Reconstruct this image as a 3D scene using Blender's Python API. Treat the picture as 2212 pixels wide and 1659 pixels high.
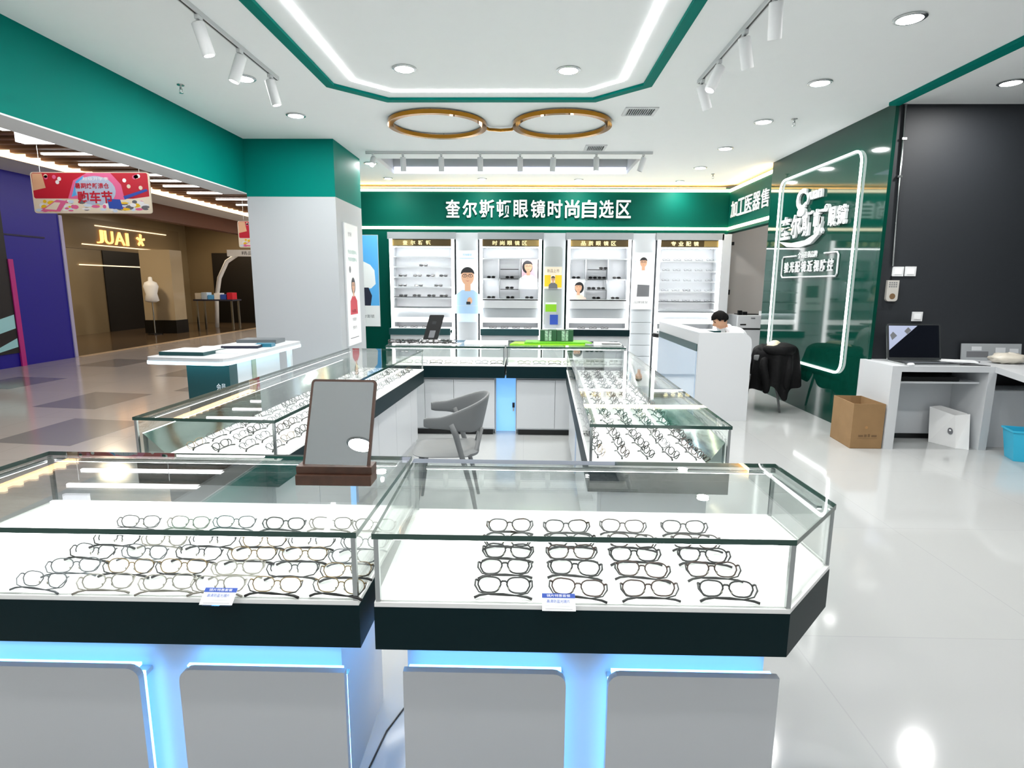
import bpy, bmesh, math, random
from mathutils import Vector, Matrix
from math import pi, sin, cos, radians as RD
random.seed(7)
S = bpy.context.scene
COL = S.collection
for _o in list(bpy.data.objects): bpy.data.objects.remove(_o)

# ---------------------------------------------------------------- camera
CH = 1.55; PITCH = RD(9.8); YAW = RD(1.2); ROLL = 0.006
fw = Vector((-sin(YAW)*cos(PITCH), cos(YAW)*cos(PITCH), -sin(PITCH)))
rt = Vector((cos(YAW), sin(YAW), 0)); up = rt.cross(fw)
rt2 = rt*cos(ROLL) + up*sin(ROLL); up2 = -rt*sin(ROLL) + up*cos(ROLL)
cd = bpy.data.cameras.new('camera'); cam = bpy.data.objects.new('camera', cd); COL.objects.link(cam)
cd.sensor_width = 36; cd.lens = 36*1250/2212; cd.clip_start = .05; cd.clip_end = 200
cam.matrix_world = Matrix(((rt2.x, up2.x, -fw.x, 0), (rt2.y, up2.y, -fw.y, 0), (rt2.z, up2.z, -fw.z, CH), (0, 0, 0, 1)))
S.camera = cam

# ---------------------------------------------------------------- world, exposure
W = bpy.data.worlds.new('world'); S.world = W; W.use_nodes = True
bg = W.node_tree.nodes['Background']; bg.inputs[0].default_value = (.93, .97, 1, 1); bg.inputs[1].default_value = .22
S.view_settings.view_transform = 'Standard'; S.view_settings.look = 'None'
S.view_settings.gamma = 1; S.view_settings.use_curve_mapping = False
S.view_settings.exposure = 1.1
S.cycles.max_bounces = 10; S.cycles.diffuse_bounces = 5; S.cycles.glossy_bounces = 5
S.cycles.transparent_max_bounces = 32; S.cycles.transmission_bounces = 6
S.cycles.sample_clamp_indirect = 4; S.cycles.caustics_reflective = False; S.cycles.caustics_refractive = False
DOWN_W = 12.5      # watts of one recessed downlight

# ---------------------------------------------------------------- materials
def lin(h):
    if isinstance(h, tuple): return h
    v = [int(h[i:i+2], 16)/255 for i in (0, 2, 4)]
    return tuple(c/12.92 if c <= .04045 else ((c+.055)/1.055)**2.4 for c in v)
MATS = {}
def mat(name, col, rough=.5, metal=0, em=0, spec=.5, coat=0, var=0, vscale=8, bump=0, emcol=None):
    if name in MATS: return MATS[name]
    m = bpy.data.materials.new(name); m.use_nodes = True; nt = m.node_tree
    b = nt.nodes['Principled BSDF']; c = lin(col)
    b.inputs['Base Color'].default_value = (*c, 1); b.inputs['Roughness'].default_value = rough
    b.inputs['Metallic'].default_value = metal; b.inputs['Specular IOR Level'].default_value = spec
    b.inputs['Coat Weight'].default_value = coat; b.inputs['Coat Roughness'].default_value = .03
    if em:
        b.inputs['Emission Color'].default_value = (*lin(emcol or col), 1); b.inputs['Emission Strength'].default_value = em
    if var or bump:
        tc = nt.nodes.new('ShaderNodeTexCoord'); n = nt.nodes.new('ShaderNodeTexNoise'); n.inputs['Scale'].default_value = vscale
        n.inputs['Detail'].default_value = 6
        nt.links.new(tc.outputs['Object'], n.inputs['Vector'])
        if var:
            r = nt.nodes.new('ShaderNodeValToRGB')
            r.color_ramp.elements[0].position = .3; r.color_ramp.elements[1].position = .7
            r.color_ramp.elements[0].color = (*[x*(1-var) for x in c], 1); r.color_ramp.elements[1].color = (*[min(1, x*(1+var)) for x in c], 1)
            nt.links.new(n.outputs['Fac'], r.inputs['Fac']); nt.links.new(r.outputs['Color'], b.inputs['Base Color'])
        if bump:
            bp = nt.nodes.new('ShaderNodeBump'); bp.inputs['Strength'].default_value = bump; bp.inputs['Distance'].default_value = .01
            nt.links.new(n.outputs['Fac'], bp.inputs['Height']); nt.links.new(bp.outputs['Normal'], b.inputs['Normal'])
    MATS[name] = m; return m
def glassmat(name, tint, ior=1.45, rough=0):
    m = bpy.data.materials.new(name); m.use_nodes = True; nt = m.node_tree; N = nt.nodes; L = nt.links
    N.remove(N['Principled BSDF']); out = N['Material Output']
    tr = N.new('ShaderNodeBsdfTransparent'); tr.inputs[0].default_value = (*tint, 1)
    gl = N.new('ShaderNodeBsdfGlossy'); gl.inputs['Roughness'].default_value = rough
    fr = N.new('ShaderNodeFresnel'); ge = N.new('ShaderNodeNewGeometry')
    mp = N.new('ShaderNodeMapRange'); mp.inputs['To Min'].default_value = ior; mp.inputs['To Max'].default_value = 1/ior
    L.new(ge.outputs['Backfacing'], mp.inputs['Value']); L.new(mp.outputs['Result'], fr.inputs['IOR'])
    mx = N.new('ShaderNodeMixShader'); L.new(fr.outputs[0], mx.inputs[0]); L.new(tr.outputs[0], mx.inputs[1]); L.new(gl.outputs[0], mx.inputs[2])
    L.new(mx.outputs[0], out.inputs['Surface']); MATS[name] = m; return m
def tiles(name, c1, c2, gap, sx, sy, rough, diamonds=None, bumpy=0):
    m = bpy.data.materials.new(name); m.use_nodes = True; nt = m.node_tree; N = nt.nodes; L = nt.links
    b = N['Principled BSDF']; b.inputs['Roughness'].default_value = rough; b.inputs['Specular IOR Level'].default_value = .7
    tc = N.new('ShaderNodeTexCoord'); br = N.new('ShaderNodeTexBrick'); br.offset = 0
    br.inputs['Scale'].default_value = 1; br.inputs['Mortar Size'].default_value = .003
    br.inputs['Brick Width'].default_value = sx; br.inputs['Row Height'].default_value = sy
    br.inputs['Color1'].default_value = (*lin(c1), 1); br.inputs['Color2'].default_value = (*lin(c2), 1); br.inputs['Mortar'].default_value = (*lin(gap), 1)
    L.new(tc.outputs['Object'], br.inputs['Vector'])
    n = N.new('ShaderNodeTexNoise'); n.inputs['Scale'].default_value = 1.3; L.new(tc.outputs['Object'], n.inputs['Vector'])
    mr = N.new('ShaderNodeMapRange'); mr.inputs['To Min'].default_value = rough*.7; mr.inputs['To Max'].default_value = rough*1.4
    L.new(n.outputs['Fac'], mr.inputs['Value']); L.new(mr.outputs['Result'], b.inputs['Roughness'])
    L.new(br.outputs['Color'], b.inputs['Base Color'])
    MATS[name] = m; return m

CEIL = mat('ceiling_paint', 'f6f8f8', .7, var=.004)
WHITE = mat('white_laminate', 'c4c7ca', .35)
WHITEP = mat('white_paint', 'd9dbdc', .6)
GREY = mat('grey_laminate', 'b9bfc3', .45)
LGREY = mat('light_grey_panel', 'c9cdd0', .45)
MGREY = mat('mid_grey_panel', '969b9e', .5)
TEALP = mat('teal_paint', '007469', .6, spec=.05)
TEALW = mat('teal_wall_paint', '02453a', .5, spec=.05)
GREENG = mat('green_gloss_panel', '06392e', .05, spec=.3)
BAND = mat('dark_green_band', '031e22', .45, spec=.15)
TEALD = mat('dark_teal_panel', '0c3f42', .3)
BLACK = mat('black_plastic', '0a0b0c', .35)
DARKW = mat('charcoal_wall_paint', '1f2328', .6, var=.04, vscale=30)
METAL = mat('brushed_metal', 'b8bcbc', .25, 1)
CHROME = mat('chrome', 'e0e0e0', .08, 1)
GOLD = mat('polished_gold', 'a87428', .05, 1)
DGOLD = mat('dark_gold_foil', '4a3c20', .3, .6)
TRAY = mat('white_display_tray', 'f4f4f2', .5)
LEDW = mat('white_led', 'ffffff', em=7)
LEDB = mat('blue_led', '78c0ff', em=5.2, emcol='66b6ff')
LEDB2 = mat('blue_side_led', '78c0ff', em=16, emcol='58aeff')
LEDC = mat('case_led', 'ffffff', em=14)
LEDY = mat('warm_white_led', 'fff4d8', em=3.2, emcol='fff0cc')
LEDO = mat('amber_cove_led', 'ffd9a0', em=9, emcol='ffb55c')
LEDM = mat('mall_cove_led', 'ffd9a0', em=1.5, emcol='ffdcb0')
LAMP = mat('lamp_lens', 'ffffff', em=14)
SPOTL = mat('spot_lens', 'ffffff', em=6)
CABLED = mat('cabinet_led', 'ffffff', em=3)
GLASS = glassmat('clear_glass', (.975, .992, .985))
LENS = glassmat('lens_glass', (.985, .99, .99))
GEDGE = mat('glass_green_edge', '24443c', .12, spec=.7)
MIRROR = mat('mirror_silver', 'e8ecee', .0, 1)
FLOORM = tiles('polished_floor', 'a9abab', 'abadac', 'a3a5a5', 1.2, 1.2, .08)
MALLM = tiles('mall_floor_tile', 'bab0a8', 'bdb3ab', 'a9a098', .8, .8, .12)
DMALL = mat('mall_dark_floor', '5a4a38', .15)
CHARG = mat('chair_grey_plastic', '66696a', .55)
WALN = mat('walnut_wood', '452a1c', .45, var=.25, vscale=25)
CARD = mat('cardboard', '8c6e4a', .85, var=.08, vscale=6)
CARDI = mat('cardboard_inside', '7c5f3a', .85)
CYAN = mat('cyan_plastic', '34b4d8', .35)
SKIN = mat('skin', 'c79a7c', .5, spec=.4)
HAIR = mat('black_hair', '080707', .75, spec=.15)
LIME = mat('lime_green_print', '8cd018', .5)
DGREEN = mat('dark_green_print', '1f4f30', .5)
RED = mat('print_red', 'c4122e', .5); PINK = mat('print_pink', 'e86a9a', .5); BLUE = mat('print_blue', '2a50b0', .5)
SKYB = mat('print_sky_blue', '5ab0ee', .5); NAVY = mat('print_navy', '23263a', .5); CREAM = mat('print_cream', 'efe4cc', .5)
YEL = mat('print_yellow', 'f2c81e', .5); PWHITE = mat('print_white', 'f2f4f5', .5); PSKIN = mat('print_skin', 'd8a888', .5)
PGREY = mat('print_grey', '6a6c70', .5); PBLACK = mat('print_black', '16161a', .5); PTEAL = mat('print_teal', '2f9a86', .5)
PALEB = mat('print_pale_blue', 'd2e4f4', .5)

# ---------------------------------------------------------------- mesh builder
class Map:
    """flat frame standing in the room: (u along, v up, d out of the surface)"""
    def __init__(s, o, du, dn, upv=(0, 0, 1)):
        s.o = Vector(o); s.u = Vector(du).normalized(); s.n = Vector(dn).normalized(); s.v = Vector(upv).normalized()
    def __call__(s, u, v, d=0): return s.o + s.u*u + s.v*v + s.n*d
_txt = {}
def text_geo(t, bold):
    k = (t, bold)
    if k not in _txt:
        cu = bpy.data.curves.new('t', 'FONT'); cu.body = t; cu.size = 1; cu.offset = bold; cu.resolution_u = 3
        ob = bpy.data.objects.new('t', cu); COL.objects.link(ob); bpy.context.view_layer.update()
        ev = ob.evaluated_get(bpy.context.evaluated_depsgraph_get()); me = ev.to_mesh()
        vs = [(v.co.x, v.co.y) for v in me.vertices]; fs = [tuple(p.vertices) for p in me.polygons]
        ev.to_mesh_clear(); bpy.data.objects.remove(ob); bpy.data.curves.remove(cu)
        _txt[k] = (vs, fs)
    return _txt[k]
def rrect(x0, x1, y0, y1, r, n=5, corners='abcd'):
    """rounded rectangle, ccw from bottom left: a bl, b br, c tr, d tl"""
    P = []
    for k, (cx, cy, a0, px, py) in {'a': (x0+r, y0+r, pi, x0, y0), 'b': (x1-r, y0+r, 1.5*pi, x1, y0), 'c': (x1-r, y1-r, 0, x1, y1), 'd': (x0+r, y1-r, .5*pi, x0, y1)}.items():
        if k in corners and r > 0: P += [(cx+r*cos(a0+i/n*pi/2), cy+r*sin(a0+i/n*pi/2)) for i in range(n+1)]
        else: P.append((px, py))
    return P
def ell2(cx, cy, rx, ry, n=16, a0=0, a1=2*pi): return [(cx+rx*cos(a0+(a1-a0)*i/n), cy+ry*sin(a0+(a1-a0)*i/n)) for i in range(n)]
class MB:
    def __init__(s): s.v = []; s.f = []; s.m = []; s.mats = []
    def mi(s, m):
        if m not in s.mats: s.mats.append(m)
        return s.mats.index(m)
    def add(s, vs, fs, m):
        o = len(s.v); k = s.mi(m); s.v += [Vector(p) for p in vs]
        for f in fs: s.f.append([o+i for i in f]); s.m.append(k)
        return s
    def box(s, x0, x1, y0, y1, z0, z1, m):
        return s.add([(x, y, z) for z in (z0, z1) for y in (y0, y1) for x in (x0, x1)], [(0, 2, 3, 1), (4, 5, 7, 6), (0, 1, 5, 4), (1, 3, 7, 5), (3, 2, 6, 7), (2, 0, 4, 6)], m)
    def prism(s, P, z0, z1, m, mside=None):
        n = len(P)
        s.add([(x, y, z0) for x, y in P]+[(x, y, z1) for x, y in P], [tuple(reversed(range(n))), tuple(range(n, 2*n))], m)
        o = len(s.v)-2*n; k = s.mi(mside or m)
        for i in range(n): j = (i+1) % n; s.f.append([o+i, o+j, o+n+j, o+n+i]); s.m.append(k)
        return s
    def plate(s, M, P, d0, d1, m, mside=None):
        n = len(P); vs = [M(u, v, d0) for u, v in P]+[M(u, v, d1) for u, v in P]
        s.add(vs, [tuple(reversed(range(n))), tuple(range(n, 2*n))], m)
        o = len(s.v)-2*n; k = s.mi(mside or m)
        for i in range(n): j = (i+1) % n; s.f.append([o+i, o+j, o+n+j, o+n+i]); s.m.append(k)
        return s
    def flat(s, M, P, d, m): return s.add([M(u, v, d) for u, v in P], [tuple(range(len(P)))], m)
    def rect(s, M, u0, u1, v0, v1, d, m): return s.flat(M, [(u0, v0), (u1, v0), (u1, v1), (u0, v1)], d, m)
    def prect(s, M, u0, u1, v0, v1, d0, d1, m): return s.plate(M, [(u0, v0), (u1, v0), (u1, v1), (u0, v1)], d0, d1, m)
    def tube(s, pts, r, m, n=8, closed=False, caps=True, flatn=None, ry=None):
        pts = [Vector(p) for p in pts]; N = len(pts); R = r if isinstance(r, (list, tuple)) else [r]*N
        base = len(s.v); k = s.mi(m); ref = None
        for i, p in enumerate(pts):
            a = pts[i-1] if (i > 0 or closed) else p; b = pts[(i+1) % N] if (i < N-1 or closed) else p
            t = (b-a)
            t = t.normalized() if t.length > 1e-9 else Vector((0, 0, 1))
            if flatn is not None: x = Vector(flatn)
            elif ref is not None: x = ref
            else: x = Vector((0, 0, 1)) if abs(t.z) < .9 else Vector((1, 0, 0))
            x = (x - t*x.dot(t)); x = x.normalized() if x.length > 1e-6 else t.orthogonal().normalized()
            ref = x; y = t.cross(x)
            for j in range(n):
                a_ = 2*pi*(j+.5)/n; s.v.append(p + x*(R[i]*cos(a_)) + y*((ry if ry else R[i])*sin(a_)))
        for i in range(N if closed else N-1):
            i2 = (i+1) % N
            for j in range(n):
                j2 = (j+1) % n; s.f.append([base+i*n+j, base+i*n+j2, base+i2*n+j2, base+i2*n+j]); s.m.append(k)
        if not closed and caps:
            s.f.append([base+j for j in reversed(range(n))]); s.m.append(k)
            s.f.append([base+(N-1)*n+j for j in range(n)]); s.m.append(k)
        return s
    def lathe(s, prof, c, m, n=24, T=None):
        base = len(s.v); k = s.mi(m); c = Vector(c)
        for r, z in prof:
            for j in range(n):
                p = Vector((r*cos(2*pi*j/n), r*sin(2*pi*j/n), z)); s.v.append((T @ p if T else p)+c)
        for i in range(len(prof)-1):
            for j in range(n):
                j2 = (j+1) % n; s.f.append([base+i*n+j, base+i*n+j2, base+(i+1)*n+j2, base+(i+1)*n+j]); s.m.append(k)
        s.f.append([base+j for j in reversed(range(n))]); s.m.append(k)
        s.f.append([base+(len(prof)-1)*n+j for j in range(n)]); s.m.append(k)
        return s
    def ell(s, c, r, m, nu=16, nv=10, T=None):
        prof = [(max(.001, sin(pi*i/nv)), -cos(pi*i/nv)) for i in range(nv+1)]
        base = len(s.v); k = s.mi(m)
        for a, z in prof:
            for j in range(nu):
                p = Vector((a*cos(2*pi*j/nu)*r[0], a*sin(2*pi*j/nu)*r[1], z*r[2])); s.v.append((T @ p if T else p)+Vector(c))
        for i in range(nv):
            for j in range(nu):
                j2 = (j+1) % nu; s.f.append([base+i*nu+j, base+i*nu+j2, base+(i+1)*nu+j2, base+(i+1)*nu+j]); s.m.append(k)
        return s
    def text(s, M, t, u0, u1, v0, v1, d0, d1, m, bold=.0, keep=False):
        vs, fs = text_geo(t, bold)
        if not vs: return s
        xa = min(p[0] for p in vs); xb = max(p[0] for p in vs); ya = min(p[1] for p in vs); yb = max(p[1] for p in vs)
        sx = (u1-u0)/(xb-xa); sy = (v1-v0)/(yb-ya)
        n = len(vs); Q = [(u0+(x-xa)*sx, v0+(y-ya)*sy) for x, y in vs]
        if d1 == d0: return s.add([M(u, v, d0) for u, v in Q], fs, m)
        edges = {}
        for f in fs:
            for i in range(len(f)):
                a, b = f[i], f[(i+1) % len(f)]
                if (b, a) in edges: del edges[(b, a)]
                else: edges[(a, b)] = 1
        F = [f for f in [tuple(i+n for i in f) for f in fs]] + [(a, b, b+n, a+n) for a, b in edges]
        return s.add([M(u, v, d0) for u, v in Q]+[M(u, v, d1) for u, v in Q], F, m)
    def build(s, name, parent=None, loc=None, smooth=False, bev=0, sub=0):
        off = Vector((0, 0, 0))
        if parent is not None:
            p = parent
            while p is not None: off += p.location; p = p.parent
        elif loc is not None: off = Vector(loc)
        me = bpy.data.meshes.new(name); me.from_pydata([p-off for p in s.v], [], s.f)
        for m in s.mats: me.materials.append(m)
        for p, k in zip(me.polygons, s.m): p.material_index = k; p.use_smooth = bool(smooth)
        bm = bmesh.new(); bm.from_mesh(me); bmesh.ops.recalc_face_normals(bm, faces=bm.faces)
        if bev: bmesh.ops.bevel(bm, geom=[e for e in bm.edges if e.is_manifold and e.calc_face_angle(0) > .6], offset=bev, segments=2, affect='EDGES', profile=.6)
        bm.to_mesh(me); bm.free()
        o = bpy.data.objects.new(name, me); COL.objects.link(o)
        if parent is not None: o.parent = parent
        elif loc is not None: o.location = loc
        if smooth and not isinstance(smooth, bool):
            md = o.modifiers.new('e', 'EDGE_SPLIT'); md.split_angle = smooth
        if sub: md = o.modifiers.new('s', 'SUBSURF'); md.levels = sub; md.render_levels = sub
        return o
def tag(o, label=None, cat=None, group=None, kind=None):
    if label: o['label'] = label
    if cat: o['category'] = cat
    if group: o['group'] = group
    if kind: o['kind'] = kind
    return o
def thing(name, loc, label, cat, group=None):
    o = bpy.data.objects.new(name, None); o.empty_display_size = .1; COL.objects.link(o); o.location = loc
    return tag(o, label, cat, group)
def struct(mb, name, **k): return tag(mb.build(name, **k), kind='structure')
def copy_tree(o, parent=None):
    c = o.copy(); COL.objects.link(c)
    if parent: c.parent = parent
    for ch in list(o.children): copy_tree(ch, c)
    return c
def inset(P, d):
    """offset a ccw convex outline inward by d"""
    n = len(P); L = []
    for i in range(n):
        a = Vector(P[i]); b = Vector(P[(i+1) % n]); t = (b-a).normalized(); nn = Vector((-t.y, t.x)); L.append((a+nn*d, t))
    out = []
    for i in range(n):
        p, t = L[i-1]; q, w = L[i]
        den = t.x*w.y-t.y*w.x; k = ((q.x-p.x)*w.y-(q.y-p.y)*w.x)/den
        r = p+t*k; out.append((r.x, r.y))
    return out
def skin_mesh(pts, edges, radii, sub=2, root=0):
    me = bpy.data.meshes.new('sk'); me.from_pydata([Vector(p) for p in pts], edges, [])
    ob = bpy.data.objects.new('sk', me); COL.objects.link(ob)
    ob.modifiers.new('k', 'SKIN')
    for v, r in zip(me.skin_vertices[0].data, radii): v.radius = (r, r) if not isinstance(r, tuple) else r
    me.skin_vertices[0].data[root].use_root = True
    if sub: sm = ob.modifiers.new('s', 'SUBSURF'); sm.levels = sub; sm.render_levels = sub
    bpy.context.view_layer.update()
    ev = ob.evaluated_get(bpy.context.evaluated_depsgraph_get()); mm = ev.to_mesh()
    vs = [v.co.copy() for v in mm.vertices]; fs = [tuple(p.vertices) for p in mm.polygons]
    ev.to_mesh_clear(); bpy.data.objects.remove(ob); bpy.data.meshes.remove(me)
    return vs, fs
ORD = ['first', 'second', 'third', 'fourth', 'fifth', 'sixth', 'seventh', 'eighth', 'ninth', 'tenth', 'eleventh', 'twelfth', 'thirteenth', 'fourteenth', 'fifteenth', 'sixteenth', 'seventeenth', 'eighteenth', 'nineteenth', 'twentieth']
CZ = 3.28
# ================================================================ SETTING
f = MB().box(-3.46, 6.6, -3.5, 11.3, -.05, 0, FLOORM); struct(f, 'floor')
f = MB().box(-9.3, -3.46, -3.5, 30, -.05, 0, MALLM).box(-14, -9.3, 11.75, 30, -.05, 0, DMALL)
DT = mat('mall_dark_tile', '8c8682', .14)
for cx, cy in ((-5.7, 7.45), (-7.9, 8.7), (-4.75, 5.85), (-5.7, 9.9), (-6.8, 6.2), (-7.9, 11.0), (-4.6, 8.6), (-6.7, 12.2), (-5.2, 4.2)):
    f.prism([(cx-.45, cy-.5), (cx+.42, cy-.6), (cx+.5, cy+.4), (cx-.4, cy+.52)], 0, .0015, DT)
f.box(-9.36, -9.18, 11.75, 30, 0, .004, mat('threshold_strip', 'b9a184', .3))
struct(f, 'floor_mall')
c = MB()
for x0, x1, y0, y1 in ((-3.46, -2.12, -3.5, 11.3), (1.6, 6.6, -3.5, 11.3), (-2.12, 1.6, -3.5, 8.53), (-2.12, 1.6, 9.65, 11.3)): c.box(x0, x1, y0, y1, CZ, CZ+.06, CEIL)
struct(c, 'ceiling')
r = MB(); RG = mat('recess_slate_panel', '2c353f', .5)
r.box(-2.16, 1.64, 8.49, 9.7, CZ+.24, CZ+.28, RG).box(-2.16, 1.64, 8.49, 8.53, CZ+.06, CZ+.24, WHITEP).box(-2.16, -2.12, 8.53, 9.65, CZ+.06, CZ+.24, WHITEP).box(1.6, 1.64, 8.53, 9.65, CZ+.06, CZ+.24, WHITEP)
r.box(-2.16, 1.64, 9.65, 9.7, CZ+.06, CZ+.24, WHITEP)
struct(r, 'ceiling_recess')
lp = MB().box(-2.1, 1.58, 9.635, 9.65, CZ+.0, CZ+.10, mat('recess_wall_glow', 'e8ebff', em=1.0, emcol='e8ebff'))  # recess far wall, its lit look put into the material as glow
tag(lp.build('glowing_recess_wall', loc=(-.26, 9.64, CZ)), 'far wall of the ceiling recess, its lit look put in as glow', 'glowing wall')
# octagonal ceiling trim: green band and white light line
def octo(x0, x1, y0, y1, cx, cy): return [(x0+cx, y0), (x1-cx, y0), (x1, y0+cy), (x1, y1-cy), (x1-cx, y1), (x0+cx, y1), (x0, y1-cy), (x0, y0+cy)]
def ringprism(mb, A, B, z0, z1, m):
    n = len(A)
    vs = [(x, y, z) for z in (z0, z1) for P in (A, B) for x, y in P]
    F = []
    for i in range(n):
        j = (i+1) % n
        F += [(i, j, n+j, n+i), (2*n+i, 3*n+i, 3*n+j, 2*n+j), (i, 2*n+i, 2*n+j, j), (n+i, n+j, 3*n+j, 3*n+i)]
    return mb.add(vs, F, m)
oA = octo(-1.775, 1.095, -.9, 5.9, .44, .44); oB = inset(oA, .08)
t = ringprism(MB(), oA, oB, CZ-.022, CZ, TEALP); struct(t, 'trim_1')
oC = inset(oA, .257); oD = inset(oA, .289)
t = ringprism(MB(), oC, oD, CZ-.008, CZ-.002, LEDW)
tag(t.build('light_line', loc=(-.34, 2.5, CZ)), 'thin white light line drawing an octagon inside the green ceiling band', 'light')
t = MB().box(3.46, 3.56, -3.5, 5.98, CZ-.03, CZ, TEALP); struct(t, 'trim_2')
# back wall, fascia ledge, side fascia, left wall
w = MB().box(-3.5, 3.57, 10.6, 10.75, 0, 3.215, TEALW); struct(w, 'wall_back')
w = MB().box(3.57, 3.7, 8.76, 10.75, 2.46, 3.215, TEALW); struct(w, 'wall_side_fascia')
w = MB().box(-3.5, -3.4, 8.55, 10.6, 0, CZ, TEALW); struct(w, 'wall_left')
w = MB().box(3.53, 3.565, 5.98, 8.76, 0, CZ, GREENG).box(3.565, 3.66, 6.15, 8.76, 0, CZ, WHITEP); struct(w, 'wall_right')
w = MB().box(3.565, 6.6, 6.03, 6.15, 0, CZ, DARKW); struct(w, 'wall_alcove')
w = MB().box(6.5, 6.6, -3.5, 6.03, 0, CZ, DARKW); struct(w, 'wall_alcove_side')
w = MB().box(3.57, 6.6, 11.2, 11.3, 0, CZ, mat('back_room_paint', 'b4b0ab', .7)); struct(w, 'wall_back_room')
w = MB().box(6.5, 6.6, 6.15, 11.2, 0, CZ, WHITEP); struct(w, 'wall_back_room_side')
w = MB().box(-3.5, 3.57, 10.75, 11.3, 3.1, 3.16, WHITEP); struct(w, 'trim_3')
for nm, z0, lab in (('upper', 3.15, 'upper warm light line running along the back and side green fascia'), ('lower', 2.505, 'lower warm light line running along the back and side green fascia')):
    m = MB().box(-3.4, 3.57, 10.575, 10.6, z0, z0+.045, LEDY).box(3.545, 3.57, 8.77, 10.6, z0, z0+.045, LEDY)
    tag(m.build('light_line', loc=(0, 10.6, z0)), lab, 'light', 'fascia light lines')
m = MB().box(-3.3, 3.5, 10.64, 10.67, 3.217, 3.235, LEDO).box(3.62, 3.65, 8.8, 10.6, 3.217, 3.235, LEDO)
tag(m.build('cove_light', loc=(0, 10.65, 3.216)), 'amber cove light strip hidden on top of the green fascia', 'light')
# bulkhead beam, pillar
b = MB().box(-3.76, -3.46, -3.5, 7.42, 2.642, 3.72, TEALP).box(-3.76, -3.46, -3.5, 7.42, 2.63, 2.642, WHITEP); struct(b, 'wall_bulkhead')
p = MB().box(-3.46, -2.355, 7.4, 8.55, 2.6, CZ, TEALP).box(-3.46, -2.355, 7.4, 8.55, 0, 2.6, mat('pillar_white', 'b0b5b9', .5)); struct(p, 'pillar')
# mall
TAN = mat('tan_wall', '8a7c62', .3); BRN = mat('brown_lintel', '5c3018', .5); BLUEW = mat('royal_blue_hoarding', '150a98', .45); DARKIN = mat('painted_dark_interior', '14110e', .4)
SLAT = mat('brown_slat', '6e5038', .6)
w = MB().box(-3.6, -3.5, 8.55, 30, 0, 3.72, WHITEP); struct(w, 'wall_mall_side')
c = MB().box(-8.5, -3.5, -3.5, 30, 3.72, 3.78, mat('mall_dark_ceiling', '2c2622', .8)).box(-9.4, -8.3, -3.5, 30, 3.5, 3.56, WHITEP).box(-14, -9.4, 11.75, 30, 3.7, 3.76, TAN)
y = -3.0
while y < 26: c.box(-8.28, -3.8, y, y+.1, 3.58, 3.7, SLAT); y += .3
struct(c, 'ceiling_mall')
m = MB().box(-8.34, -8.3, -3, 30, 3.5, 3.64, LEDM)
tag(m.build('cove_light', loc=(-8.3, 10, 3.57)), 'amber cove light strip along the edge of the mall ceiling', 'light')
w = MB().box(-9.55, -9.3, 11.75, 30, 3.1, 3.5, BRN); struct(w, 'wall_mall_lintel')
w = MB().box(-13.3, -13, 11.75, 30, 0, 3.7, TAN).box(-13, -12.97, 17.9, 21.5, 0, 2.5, DARKIN).box(-13, -12.98, 16.4, 22, 2.5, 3.4, mat('taupe_fascia', '7d6f58', .4)).box(-13, -12.97, 12, 16.3, .1, 2.9, mat('tan_glass_panel', '8a7c60', .08)); struct(w, 'wall_mall_store')  # doorway is a sheet painted dark for the unlit shop inside
w = MB().box(-14, -3.5, 30, 30.2, 0, 3.72, TAN); struct(w, 'wall_mall_end')
w = MB().box(-13, -9.55, 22.5, 22.6, 0, 3.7, mat('far_tan_wall', '7c6c50', .5)).box(-12.0, -9.4, 22.4, 22.5, 0, 2.65, DARKIN); struct(w, 'wall_mall_far_store')  # dark sheet paints the unlit interior behind the arch
w = MB().box(-9.6, -9.3, -3.5, 11.7, 0, 3.5, BLUEW).box(-9.3, -9.285, 9.7, 11.3, 2.36, 2.39, mat('blue_groove', '0a0640', .5)); struct(w, 'wall_mall_hoarding')
w = MB().box(-9.6, -9.28, 11.7, 11.78, 0, 2.85, mat('lilac_trim', 'b9b6d8', .5)); struct(w, 'trim_4')
w = MB().box(-14, -9.6, 11.7, 11.75, 0, 3.7, TAN); struct(w, 'wall_mall_return')
# mall light strips
for i, (y, x0) in enumerate(((4.2, -7.2), (5.2, -7.4), (6.2, -7.3), (7.1, -7.1), (8.05, -7.05), (8.8, -7.4), (9.55, -7.74), (10.42, -7.8), (11.36, -7.86), (12.0, -7.55), (12.65, -7.7), (13.6, -7.74), (14.6, -7.6), (15.6, -7.6))):
    m = MB().box(x0, x0+2.9, y, y+.06, 3.545, 3.57, LEDW).box(x0, x0+2.9, y-.005, y+.065, 3.57, 3.6, METAL)
    tag(m.build('ceiling_light', loc=(x0+1.45, y, 3.6)), 'white light strip between brown mall ceiling slats, %s going deeper into the mall' % ORD[i], 'ceiling light', 'mall light strips')

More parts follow.
